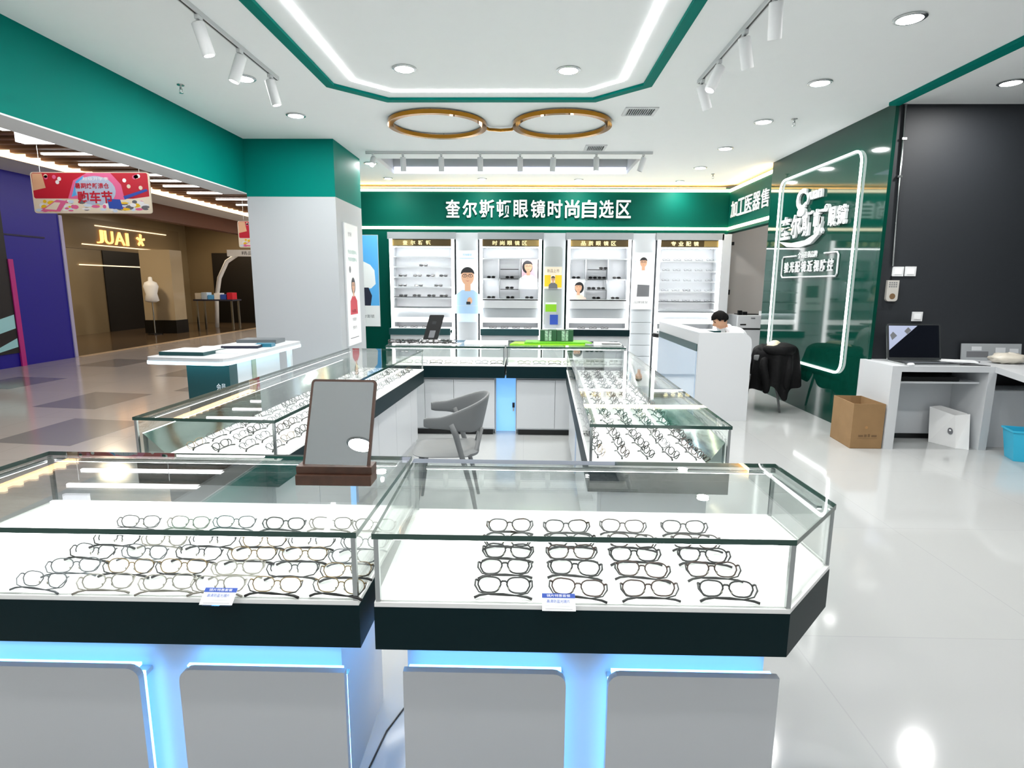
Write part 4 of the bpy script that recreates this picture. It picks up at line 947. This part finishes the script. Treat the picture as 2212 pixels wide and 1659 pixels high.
# shelf glasses
shades = 'eyeglasses in the wall cabinets'
def on_shelf(x, z, kind, lab, y=YF+.13, sc=1.0): glasses(kind, x, y, z+.0005, pi*0+rnd.uniform(-.08, .08), lab, shades, True, sc)
for z, xs, row in ((1.845, (-1.79,), 'upper'), (1.667, (-2.16, -1.9, -1.67, -1.44), 'third'), (1.496, (-2.165, -1.88, -1.53), 'fourth'), (1.317, (-2.16, -1.92, -1.66, -1.44), 'fifth')):
    for i, x in enumerate(xs): on_shelf(x, z, 'sun', '@, %s on the %s shelf of the cabinet by the blue poster' % (COLW[i] if len(xs) > 1 else 'alone', row), sc=1.12)
for i, (x, z, y) in enumerate(((-.60, 1.647, .2), (-.27, 1.645, .12), (-.27, 1.462, .12), (-.6, 1.292, .2), (-.26, 1.292, .2), (.08, 1.292, .2))):
    on_shelf(x, z, 'sun', '@, %s in the grid beside the pink portrait' % ['upper left', 'upper middle', 'mid height', 'bottom left', 'bottom middle', 'bottom right'][i], YF+y, 1.12)
for i, (x, z, y) in enumerate(((1.37, 1.81, .12), (.905, 1.647, .2), (1.19, 1.645, .12), (1.35, 1.645, .12), (1.62, 1.647, .2), (1.17, 1.462, .12), (1.34, 1.462, .12), (1.27, 1.292, .2), (1.605, 1.292, .2))):
    on_shelf(x, z, 'sun', '@, %s in the grid of the white portrait cabinet' % ['on the top small shelf', 'upper left cell', 'left on the middle small shelf', 'right on the middle small shelf', 'upper right cell', 'left on the lowest small shelf', 'right on the lowest small shelf', 'bottom middle cell', 'bottom right cell'][i], YF+y, 1.12)
for ri, z in enumerate((1.962, 1.791, 1.616, 1.441, 1.264, 1.09)):
    for i in range(5): on_shelf(2.46+i*.19, z, 'silver' if (ri, i) != (3, 2) else 'black', '@, %s along the %s shelf down behind reception' % (COLW[i], ORD[ri]))
for cab, ci, k in ((C1, 'blue-poster', 4), (C2, 'pink-portrait', 4), (C3, 'white-portrait', 3)):
    for i in range(k): glasses('brown', cab[0]+.2+i*.2, 10.05, .7905, 0, '@, %s on the low ledge of the %s cabinet' % (COLW[i], ci), 'eyeglasses on the low ledges', True)
print('glasses', NG[0])

# ================================================================ POSTERS
def portrait(mb, M, cx, cy, s, d, shirt, hair=PBLACK, long_=False, spec=True, skin=PSKIN, side=0):
    mb.flat(M, [(cx-.5*s, cy-1.15*s), (cx+.5*s, cy-1.15*s), (cx+.46*s, cy-.62*s), (cx+.18*s, cy-.42*s), (cx-.18*s, cy-.42*s), (cx-.46*s, cy-.62*s)], d, shirt)
    mb.rect(M, cx-.09*s, cx+.09*s, cy-.45*s, cy-.2*s, d+.0003, skin)
    if long_: mb.flat(M, ell2(cx+side*.05*s, cy-.02*s, .27*s, .33*s, 20), d+.0002, hair)
    mb.flat(M, ell2(cx, cy, .2*s, .27*s, 20), d+.0006, skin)
    mb.flat(M, [(cx+.215*s*cos(a), cy+.07*s+.22*s*sin(a)) for a in [pi*i/12 for i in range(13)]]+[(cx-.13*s, cy+.12*s), (cx+.13*s, cy+.12*s)], d+.0009, hair)
    for q in (-1, 1): mb.flat(M, ell2(cx+q*.085*s, cy+.02*s, .022*s, .014*s, 8), d+.0011, PBLACK); mb.rect(M, cx+q*.085*s-.05*s, cx+q*.085*s+.05*s, cy+.062*s, cy+.076*s, d+.0011, hair)
    mb.flat(M, [(cx-.07*s, cy-.12*s), (cx, cy-.155*s), (cx+.07*s, cy-.12*s), (cx, cy-.135*s)], d+.0011, mat('print_lips', 'b8605a', .5))
    mb.flat(M, [(cx-.012*s, cy+.02*s), (cx+.02*s, cy-.06*s), (cx-.02*s, cy-.06*s)], d+.0010, mat('print_nose', 'c48f70', .5))
    if spec:
        for q in (-1, 1):
            P = ell2(cx+q*.09*s, cy+.02*s, .075*s, .05*s, 14); Q = ell2(cx+q*.09*s, cy+.02*s, .06*s, .037*s, 14)
            for i in range(14): j = (i+1) % 14; mb.flat(M, [P[i], P[j], Q[j], Q[i]], d+.0014, PBLACK)
        mb.rect(M, cx-.02*s, cx+.02*s, cy+.02*s, cy+.03*s, d+.0014, PBLACK)
def poster(name, M, w, h, lab, fn, base=PWHITE, cat='poster', th=.012, group=None):
    o = thing(name, tuple(M(w/2, 0, 0)), lab, cat, group)
    mb = MB().prect(M, 0, w, 0, h, 0, th, base); fn(mb, M, w, h, th+.0006); mb.build('printed_face', o)
    MB().prect(M, -.006, 0, -.006, h+.006, 0, th+.002, LGREY).prect(M, w, w+.006, -.006, h+.006, 0, th+.002, LGREY).prect(M, 0, w, -.006, 0, 0, th+.002, LGREY).prect(M, 0, w, h, h+.006, 0, th+.002, LGREY).build('poster_frame', o)
    return o
def f1(mb, M, w, h, d):
    portrait(mb, M, w*.52, h*.53, .56, d, mat('print_shirt_blue', 'a2c2e0', .5))
    mb.text(M, '时尚眼镜', w*.3, w*.72, h*.90, h*.945, d, d, SKYB).rect(M, w*.12, w*.85, h*.855, h*.862, d, SKYB)
    mb.flat(M, ell2(w*.62, h*.09, .045, .06, 14), d+.002, PSKIN); mb.rect(M, w*.45, w*.65, h*.02, h*.07, d+.0026, PBLACK)
poster('poster', Map((-1.195, YF+.055, 1.172), (1, 0, 0), (0, -1, 0)), .365, .95, 'white poster of a smiling bespectacled figure in a light blue shirt', f1)
def f2(mb, M, w, h, d):
    portrait(mb, M, w*.5, h*.83, .30, d, PWHITE)
    mb.flat(M, [(w*.2, h*.45), (w*.8, h*.45), (w*.78, h*.74), (w*.5, h*.78), (w*.22, h*.74)], d+.0002, mat('print_shirt', 'e4e8ee', .5))
    mb.flat(M, [(w*.24, h*.225), (w*.82, h*.225), (w*.82, h*.43), (w*.26, h*.44)], d+.0006, PGREY)
    mb.text(M, '品牌镜架', w*.12, w*.78, h*.1, h*.145, d, d, PGREY); mb.text(M, '时尚', w*.06, w*.13, h*.75, h*.9, d, d, SKYB)
poster('poster', Map((1.868, YF+.055, 1.129), (1, 0, 0), (0, -1, 0)), .372, .968, 'white poster of a standing figure in grey trousers beside the end cabinet', f2)
def f3(mb, M, w, h, d):
    mb.rect(M, 0, w, 0, h*.23, d, PWHITE).rect(M, 0, w, h*.23, h, d, SKYB)
    mb.flat(M, [(w*.02, h*.455), (w*.80, h*.42), (w*.92, h*.47), (w*.90, h*.62), (w*.8, h*.68), (w*.55, h*.735), (w*.02, h*.76)], d+.0006, PWHITE)
    mb.flat(M, [(w*.3, h*.23), (w*.78, h*.23), (w*.82, h*.34), (w*.74, h*.43), (w*.3, h*.43)], d+.0008, NAVY)
    mb.text(M, '奎尔斯顿', w*.5, w*.86, h*.09, h*.13, d+.001, d+.001, PGREY)
poster('poster', Map((-3.38, 10.6, .775), (1, 0, 0), (0, -1, 0)), .735, 1.62, 'blue poster with white cap shape on the teal back wall', f3)
def f4(mb, M, w, h, d):
    for v in (.76, .70): mb.text(M, '专业验光配镜中心', w*.2, w*.85, h*v, h*v+.05, d, d, PTEAL)
    mb.text(M, '奎尔斯顿', w*.25, w*.5, h*.90, h*.935, d, d, PGREY); mb.flat(M, ell2(w*.3, h*.63, .04, .045, 14), d, PGREY)
    portrait(mb, M, w*.5, h*.50, .34, d, RED, long_=True)
    for v, t in ((.27, '会员'), (.2, '专享服务'), (.13, '预约')): mb.text(M, t, w*.35, w*.65, h*v, h*v+.045, d, d, PGREY)
    mb.rect(M, w*.15, w*.8, h*.055, h*.061, d, PGREY)
poster('poster', Map((-2.355, 7.64, .72), (0, 1, 0), (1, 0, 0)), .60, 1.60, 'tall white notice with red figure on the aisle face of the pillar', f4, th=.02)
def f5(mb, M, w, h, d): mb.rect(M, 0, w, 0, h, d-.0003, mat('print_pale_pink', 'f0b4c2', .5)); portrait(mb, M, w*.42, h*.62, .34, d, PWHITE, hair=PBLACK, long_=True, side=-1)
poster('portrait_card', Map((C2[0]+.70*(C2[1]-C2[0]), YF+.11, 1.647), (1, 0, 0), (0, -1, 0)), .27, .335, 'pink portrait card in the wall cabinet grid', f5, cat='portrait card')
def f6(mb, M, w, h, d): portrait(mb, M, w*.6, h*.62, .30, d, mat('print_blush', 'f6dccb', .5), hair=PBLACK, long_=True, spec=False, side=1)
poster('portrait_card', Map((C3[0]+.01, YF+.11, 1.292), (1, 0, 0), (0, -1, 0)), .255, .335, 'white portrait card in the wall cabinet grid', f6, cat='portrait card')
# mirror with rounded top and the yellow card, dark figure
o = thing('wall_mirror', (.5, YF+.06, .85), 'tall mirror with rounded top on the pilaster between the two grid cabinets', 'mirror')
M = Map((.338, YF+.06, .85), (1, 0, 0), (0, -1, 0)); MB().plate(M, rrect(0, .31, 0, 1.345, .06, 5, 'cd'), 0, .012, mat('dull_mirror', 'a4aaa9', .18)).build('mirror_glass', o)
def f7(mb, M, w, h, d):
    mb.rect(M, 0, w*.36, h*.1, h*.62, d, YEL).rect(M, w*.62, w, h*.05, h*.62, d, YEL); portrait(mb, M, w*.5, h*.45, .16, d+.001, PGREY); mb.text(M, '新品上市', w*.15, w*.85, h*.74, h*.9, d, d, mat('print_brown', '7a5030', .5))
poster('portrait_card', Map((.342, YF+.046, 1.475), (1, 0, 0), (0, -1, 0)), .30, .375, 'yellow and cream advert card on the tall mirror', f7, base=CREAM, cat='advert card')

# ================================================================ SIGN LETTERS
LET = mat('sign_letter_white', 'cfd3d4', .45)
M = Map((0, 10.6, 0), (1, 0, 0), (0, -1, 0)); o = thing('shop_sign', (.2, 10.58, 2.7), 'large white Chinese lettering across the green back fascia', 'sign', 'fascia signs')
t = '奎尔斯顿眼镜时尚自选区'; st = 3.31/len(t); k0 = -1.43
for i, ch in enumerate(t): MB().text(M, ch, k0+i*st+.015, k0+(i+1)*st-.03, 2.705, 3.01, .004, .03, LET, .016).build('letter', o)
M = Map((3.57, 0, 0), (0, -1, 0), (-1, 0, 0)); o = thing('shop_sign', (3.56, 9.8, 2.7), 'white Chinese lettering on the side fascia by the printer room', 'sign', 'fascia signs')
t = '加工医器售'; st = 1.62/len(t)
for i, ch in enumerate(t): MB().text(M, ch, -10.48+i*st+.01, -10.48+(i+1)*st-.02, 2.70, 2.97, .004, .02, LET, .01).build('letter', o)
# neon frame and logo on the gloss green wall
M = Map((3.53, 0, 0), (0, -1, 0), (-1, 0, 0))     # u = -y
P = rrect(-8.40, -6.44, .585, 2.96, .13, 6); n = len(P)
def neon(P, d, r, name, loc, lab):
    tag(MB().tube([M(u, v, d) for u, v in P], r, mat('neon_white', 'ffffff', em=2.6), 8, closed=True).build(name, loc=loc, smooth=True), lab, 'light frame')
neon(P, .02, .0125, 'neon_frame', tuple(M(-7.4, .585, 0)), 'glowing white rounded frame line on the gloss green wall')
o = thing('logo_sign', tuple(M(-7.4, 2.0, 0)), 'raised white logo and shop lettering inside the glowing frame', 'sign')
MB().text(M, 'C', -7.86, -7.60, 2.50, 2.76, .004, .032, LET, .035).plate(M, ell2(-7.68, 2.47, .10, .055, 18), .004, .045, LET).text(M, 'yuan', -7.60, -7.20, 2.55, 2.69, .004, .032, LET, .03).build('emblem', o)
lm = MB(); xs = [(-8.27, -7.98), (-7.96, -7.68), (-7.66, -7.38), (-7.36, -7.10)]
for ch, (a, b) in zip('奎尔斯顿', xs): lm.text(M, ch, a, b, 2.16, 2.46, .004, .032, LET, .03)
for ch, (a, b) in zip('眼镜', [(-7.0, -6.84), (-6.82, -6.62)]): lm.text(M, ch, a, b, 2.22, 2.44, .004, .032, LET, .03)
lm.text(M, '®', -7.10, -7.0, 2.40, 2.49, .004, .04, LET, .02)
lm.plate(M, [(-8.25, 2.14), (-7.9, 2.10), (-7.5, 2.11), (-7.25, 2.17), (-7.12, 2.30), (-7.17, 2.15), (-7.35, 2.06), (-7.65, 2.03), (-8.0, 2.06)], .004, .045, LET); lm.build('letter', o)
fr = MB(); Q = rrect(-8.16, -6.73, 1.66, 1.93, .03, 3)
pts = [M(u, v, .012) for u, v in [(-7.75, 1.93), (-8.13, 1.93), (-8.16, 1.90), (-8.16, 1.69), (-8.13, 1.66), (-6.76, 1.66), (-6.73, 1.69), (-6.73, 1.90), (-6.76, 1.93), (-7.05, 1.93)]]
fr.tube(pts, .011, LET, 6).build('text_frame', o)
tx = MB().text(M, '全国连锁品牌', -7.72, -7.22, 1.895, 1.975, .004, .014, LET, .01)
for ch, (a, b) in zip('验光配镜近视防控', [(-8.09+i*.162, -7.96+i*.162) for i in range(8)]): tx.text(M, ch, a, b, 1.72, 1.86, .004, .016, LET, .02)
tx.build('small_lettering', o)

# ================================================================ PRINTER ROOM
o = thing('office_copier', (3.95, 10.4, 0), 'white floor-standing copier seen through the doorway by the fascia', 'copier')
MB().box(3.72, 4.25, 10.2, 10.75, 0, .80, WHITE).build('paper_cabinet', o, bev=.01); MB().box(3.73, 4.24, 10.195, 10.2, .79, .815, BLACK).build('tray_gap', o)
MB().box(3.70, 4.27, 10.18, 10.75, .815, 1.04, WHITE).build('scanner_body', o, bev=.012); MB().box(3.78, 4.16, 10.3, 10.6, 1.035, 1.055, BLACK).build('feeder_slot', o)
MB().box(3.93, 4.0, 10.174, 10.18, .98, 1.0, PGREY).box(4.15, 4.22, 10.174, 10.18, .87, .9, PGREY).box(3.75, 3.85, 10.174, 10.18, .87, .89, BLACK).build('front_marks', o)
tag(MB().box(3.72, 3.78, 10.21, 10.27, 1.041, 1.12, BLACK).box(3.80, 3.87, 10.21, 10.27, 1.041, 1.10, BLACK).box(3.72, 3.87, 10.21, 10.27, 1.041, 1.05, BLACK).build('tape_dispenser', loc=(3.8, 10.28, 1.04)), 'small black desk gadget on top of the copier', 'desk gadget')
tag(MB().box(4.10, 4.17, 10.24, 10.29, 1.041, 1.11, PWHITE).build('small_box', loc=(4.13, 10.26, 1.04)), 'small white box on top of the copier', 'box')
o = thing('clothes_rail', (3.72, 10.9, 0), 'dark upright post with two black hooks in the printer room doorway', 'post')
MB().box(3.70, 3.735, 10.9, 10.935, 0, 2.35, mat('dark_bronze', '3a332c', .4)).build('post', o); MB().box(3.735, 3.80, 10.89, 10.94, 2.27, 2.33, BLACK).build('hook', o); MB().box(3.70, 3.77, 10.86, 10.9, 1.38, 1.47, BLACK).build('hook', o)

# ================================================================ ON THE REAR COUNTERS
o = thing('phone_stand', (-.98, 6.1, TOPG), 'black slanted phone display stand on the rear glass counter', 'display stand')
MB().box(-1.10, -.90, 6.03, 6.2, TOPG+.0005, TOPG+.035, PWHITE).build('base', o, bev=.004)
M = Map((-1.075, 6.10, TOPG+.035), (1, .05, 0), (0, -1, 0), (.28, .12, 1)); MB().plate(M, rrect(0, .155, 0, .27, .01, 3), -.012, 0, BLACK).build('back_plate', o)
MB().prect(M, .05, .11, .02, .10, 0, .002, PGREY).prect(M, .05, .09, .17, .20, 0, .002, mat('soft_black', '26282c', .6)).build('screen_label', o)
tr_ = MB().prism([(-1.36, 5.92), (-.68, 5.90), (-.66, 6.05), (-1.38, 6.07)], TOPG+.0005, TOPG+.008, PWHITE); tag(tr_.build('sample_tray', loc=(-1.0, 5.98, TOPG)), 'low white tray under the loose glasses on the rear counter', 'tray')
rz = random.Random(12)
for i in range(12):
    x = -1.34+(i % 6)*.115+rz.uniform(-.02, .02); y = 5.95+(i//6)*.07
    glasses('black', x, y, TOPG+.0085, rz.uniform(-.6, .6), '@ in the loose heap by the phone stand, %s in its %s row' % (COLW[i % 6], ['near', 'far'][i//6]), 'loose glasses by the phone stand', True)
tag(MB().box(-.62, -.17, 5.95, 6.12, TOPG+.0005, TOPG+.03, PWHITE).build('white_tray', loc=(-.4, 6.0, TOPG)), 'flat white tray between loose glasses and green folder', 'tray')
gf = [((-.15, 5.93), (.62, 5.95), (.66, 6.2), (-.10, 6.2), .0005, LIME, 'lime green folder at the bottom of the pile on the rear counter'), ((.0, 5.96), (.70, 5.99), (.66, 6.25), (.02, 6.22), .0155, mat('mid_green', '5fae20', .5), 'mid green folder on top of the lime folder on the rear counter')]
for a, b, c_, d, z, m, lab in gf: tag(MB().prism([a, b, c_, d], TOPG+z, TOPG+z+.0125, m).prism([(a[0]+.03, a[1]+.004), (a[0]+.09, a[1]+.006), (a[0]+.09, a[1]+.03), (a[0]+.03, a[1]+.03)], TOPG+z+.0125, TOPG+z+.0135, BLACK).build('folder', loc=(a[0], a[1], TOPG+z)), lab, 'folder', 'green folders')
for i in range(4):
    x = .165+i*.088; o = thing('gift_box', (x+.04, 6.15, TOPG+.028), 'dark green patterned box on the folders, %s from the left' % COLW[i], 'box', 'green boxes')
    MB().box(x, x+.084, 6.08, 6.2, TOPG+.0285, TOPG+.145+.004*(i % 2), DGREEN).build('box_body', o, bev=.002)
    MB().box(x+.001 if i % 2 else x+.05, x+.03 if i % 2 else x+.083, 6.078, 6.08, TOPG+.035, TOPG+.14, mat('pale_green_pattern', '8fae98', .5, var=.5, vscale=60)).build('printed_strip', o)
tag(MB().prism([(.72, 6.0), (1.0, 5.95), (1.0, 6.15), (.74, 6.2)], TOPG+.0005, TOPG+.018, PWHITE).prism([(.80, 5.97), (.99, 5.945), (.99, 6.0), (.80, 6.02)], TOPG+.018, TOPG+.021, PBLACK).build('booklet', loc=(.85, 6.05, TOPG)), 'white booklet with black stripe at the right end of the rear counter', 'booklet')
# acrylic notice standing in the case line of the wall: lime and blue leaflets
tag(MB().box(.36, .55, 10.12, 10.14, 1.08, 1.24, LIME).box(.36, .55, 10.118, 10.12, 1.21, 1.24, PWHITE).box(.36, .55, 10.12, 10.14, .79, 1.08, GREY).box(.44, .58, 10.11, 10.12, .86, 1.03, BLUE).build('leaflet_stand', loc=(.45, 10.13, .79)), 'leaflet stand with lime and blue panels in front of the tall mirror', 'leaflet stand')
tag(MB().box(.32, .66, 9.95, 10.25, 0, .79, WHITE).build('low_cabinet', loc=(.49, 10.1, 0)), 'low white cabinet under the leaflet stand', 'cabinet')

# ================================================================ MALL SIDE
def banner(x0, y, z0, w, h, lab):
    o = thing('hanging_banner', (x0+w/2, y, z0), lab, 'banner', 'hanging mall banners'); M = Map((x0, y, z0), (1, 0, 0), (0, -1, 0))
    mb = MB().plate(M, rrect(0, w, 0, h, .04), -.02, 0, CREAM); d = .001
    mb.flat(M, rrect(.02, w-.02, h*.36, h-.01, .03), d, RED)
    rr = random.Random(4)
    mb.flat(M, [(0.02, h*.55), (.12*w, h*.62), (.1*w, h-.02), (.03, h-.02)], d+.0004, mat('print_peach', 'e8b890', .5))
    mb.flat(M, [(w*.3, h*.36), (w*.36, h*.8), (w*.48, h*.98), (w*.68, h*.98), (w*.76, h*.7), (w*.78, h*.3)], d+.0006, PINK)
    mb.flat(M, [(w*.33, h*.4), (w*.38, h*.78), (w*.45, h*.92), (w*.45, h*.5)], d+.0008, SKYB)
    mb.flat(M, ell2(w*.54, h*.55, w*.17, h*.36, 24), d+.001, mat('print_grey_blue', 'b8c6dc', .5))
    mb.flat(M, [(0, h*.34), (w*.2, h*.28), (w*.5, h*.3), (w*.8, h*.34), (w, h*.42), (w, h*.02), (w*.02, h*.02)], d+.0009, CREAM)
    for k in range(70):
        u = rr.uniform(.05, .95)*w; v = rr.uniform(.06, .3)*h; mb.flat(M, ell2(u, v, rr.uniform(.02, .08), rr.uniform(.01, .035), 9), d+.0010+.00003*k, rr.choice([PWHITE, PWHITE, PINK, PALEB, YEL, PGREY]))
    mb.flat(M, [(w*.64, h*.12), (w*.76, h*.1), (w*.74, h*.34), (w*.63, h*.36)], d+.0034, BLUE).flat(M, [(w*.78, h*.34), (w*.98, h*.55), (w*.97, h*.6), (w*.77, h*.42)], d+.0034, BLUE)
    mb.flat(M, [(w*.05, h*.05), (w*.2, h*.33), (w*.29, h*.3), (w*.22, h*.04)], d+.0034, PINK).flat(M, [(w*.09, h*.1), (w*.18, h*.27), (w*.23, h*.26), (w*.19, h*.08)], d+.0037, CREAM)
    for k in range(12): u = rr.choice([rr.uniform(.1, .3), rr.uniform(.78, .96)])*w; v = rr.uniform(.62, .92)*h; mb.flat(M, ell2(u, v, .03, .03, 12), d+.0012, rr.choice([CREAM, PINK, PWHITE]))
    mb.text(M, '超级开学季', w*.44, w*.66, h*.80, h*.88, d+.004, d+.004, PWHITE, .01).text(M, '暑期焕新清仓', w*.37, w*.66, h*.60, h*.74, d+.004, d+.004, RED, .02).text(M, '购车节', w*.38, w*.68, h*.24, h*.55, d+.004, d+.004, RED, .03)
    mb.build('printed_sheet', o)
    for u in (.15, w-.15): MB().tube([M(u, h, -.01), M(u, 3.58-z0, -.01)], .004, METAL, 6).build('hanging_wire', o)
banner(-7.5, 9.0, 2.575, 1.82, .6, 'red and cream sale banner hanging in the mall before the blue hoarding')
banner(-7.06, 14.5, 2.40, 1.82, .63, 'red sale banner farther off, half hidden by the pillar')
o = thing('hanging_sign', (-6.45, 7.8, 3.36), 'small white lightbox hanging under the slatted mall ceiling', 'sign')
MB().box(-6.62, -6.26, 7.78, 7.84, 3.33, 3.58, mat('lightbox_white', 'f4f6ff', em=.8)).build('lightbox', o)
# hoarding poster
o = thing('hoarding_poster', (-9.29, 9.4, .05), 'black poster with pale blue swooshes on the blue hoarding', 'poster')
M = Map((-9.295, 0, 0), (0, 1, 0), (1, 0, 0)); mb = MB().prect(M, 7.6, 10.40, .25, 3.3, 0, .012, PBLACK)
SW = mat('swoosh_pale', 'a8e4ea', .5)
mb.flat(M, [(8.2, .55), (9.4, .72), (10.38, .95), (10.38, .70), (9.5, .5), (8.6, .40)], .013, SW).flat(M, [(8.0, .25), (9.2, .26), (10.0, .38), (10.38, .52), (10.38, .36), (9.9, .28), (9.3, .252)], .0132, SW); mb.build('printed_face', o)
MB().prect(M, 10.40, 10.50, -.0, 1.94, .0, .03, mat('magenta_strip', 'c22a88', .5)).build('magenta_strip', o)
# store sign
M = Map((-12.98, 0, 0), (0, 1, 0), (1, 0, 0)); GL = mat('lit_gold_letter', 'ffc878', em=1.1, emcol='ffb868')
o = thing('store_sign', (-12.97, 18.6, 2.7), 'glowing gold store lettering on the far side of the mall', 'sign')
for ch, a, b in (('J', 17.72, 17.98), ('U', 18.06, 18.42), ('A', 18.5, 18.95), ('I', 19.03, 19.13)): MB().text(M, ch, a, b, 2.70, 3.10, .004, .05, GL, -.004).build('letter', o)
fl = MB()
for k in range(5): a = pi/2+2*pi*k/5; fl.plate(M, [(19.75+.05*cos(a-.5), 2.92+.05*sin(a-.5)), (19.75+.19*cos(a-.25), 2.92+.19*sin(a-.25)), (19.75+.21*cos(a+.1), 2.92+.21*sin(a+.1)), (19.75+.05*cos(a+.6), 2.92+.05*sin(a+.6))], .004, .05, GL)
fl.build('flower_emblem', o)
for u0, u1, z, lab in ((17.7, 21.2, 3.2, 'light line above the glowing store lettering'), (17.1, 21.3, 2.62, 'light line under the glowing store lettering'), (16.9, 20.6, 2.02, 'lowest light line across the store window, under the lettering')):
    tag(MB().prect(M, u0, u1, z, z+.03, .004, .03, mat('store_line_light', 'f4d8b0', em=.8)).build('light_line', loc=tuple(M(u0, z, 0))), lab, 'light', 'store light lines')
o = thing('store_column', (-11.1, 17.7, 0), 'tan square column on a black foot before the mall store', 'column')
MB().box(-11.58, -10.64, 17.5, 18.1, .4, 2.5, mat('column_tan', 'b4a488', .15)).build('shaft', o); MB().box(-11.6, -10.62, 17.48, 18.12, 0, .4, BLACK).build('foot', o)
for x, y, lab in ((-11.05, 17.1, 'white dress form in front of the tan mall column'),):
    o = thing('dress_form', (x, y, 0), lab, 'mannequin', 'dress forms')
    MB().lathe([(.2, 0), (.2, .03), (.02, .05)], (x, y, 0), BLACK, 16).build('base', o); MB().tube([(x, y, .04), (x, y, 1.0)], .02, METAL).build('pole', o)
    MB().lathe([(.10, .95), (.19, 1.0), (.15, 1.2), (.20, 1.42), (.16, 1.53), (.06, 1.58), (.05, 1.68), (.02, 1.7)], (x, y, 0), PWHITE, 18).build('torso', o, smooth=True)
o = thing('archway', (-9.9, 20, 0), 'white curved arch stand of a mall kiosk beside the pillar', 'arch')
pts = [(-10.72, 20, .0), (-10.66, 20, 1.0), (-10.5, 20, 1.7), (-10.2, 20, 2.25), (-9.8, 20, 2.5), (-9.0, 20, 2.55), (-8.2, 20, 2.5), (-7.9, 20, 2.2), (-7.8, 20, 0)]
MB().tube(pts, .07, PWHITE, 8).build('arch_frame', o, smooth=True); M = Map((-10.12, 19.92, 2.42), (1, 0, 0), (0, -1, 0)); MB().prect(M, 0, 2.1, 0, .22, 0, .03, PWHITE).text(M, '精品配饰', .5, 1.3, .05, .17, .032, .032, NAVY).build('arch_banner', o)
o = thing('market_stall', (-10.1, 19, 0), 'low promotional stall table under the mall arch', 'stall')
MB().box(-10.8, -9.5, 18.8, 19.4, .95, 1.0, NAVY).build('table_top', o)
for x in (-10.75, -9.6): MB().box(x, x+.05, 18.85, 18.9, 0, .95, METAL).box(x, x+.05, 19.3, 19.35, 0, .95, METAL).build('leg', o)
for i, (m, h) in enumerate(((CREAM, .20), (PALEB, .22), (SKYB, .14), (PWHITE, .2), (BLUE, .16), (RED, .22))):
    x = -10.75+i*.21; tag(MB().box(x, x+.18, 18.85, 19.15, 1.0, 1.0+h, m).build('goods_box', loc=(x+.09, 19, 1.0)), '%s box on the promotional stall in the mall' % ['cream', 'pale blue', 'sky blue', 'white', 'dark blue', 'red'][i], 'box', 'stall goods')
# added warm area lights brightening the far mall, without any fittings
for x, y, z, e, c_ in ((-11.2, 15, 3.6, 40, (1, .8, .55)), (-11, 20.5, 3.6, 30, (1, .8, .55)), (-6.5, 18, 3.5, 60, (1, .92, .8)), (-6.5, 24, 3.5, 60, (1, .92, .8))):
    l = bpy.data.lights.new('mall_fill_light', 'AREA'); l.size = .6; l.energy = e; l.color = c_; lo = bpy.data.objects.new('mall_fill_light', l); COL.objects.link(lo); lo.location = (x, y, z)
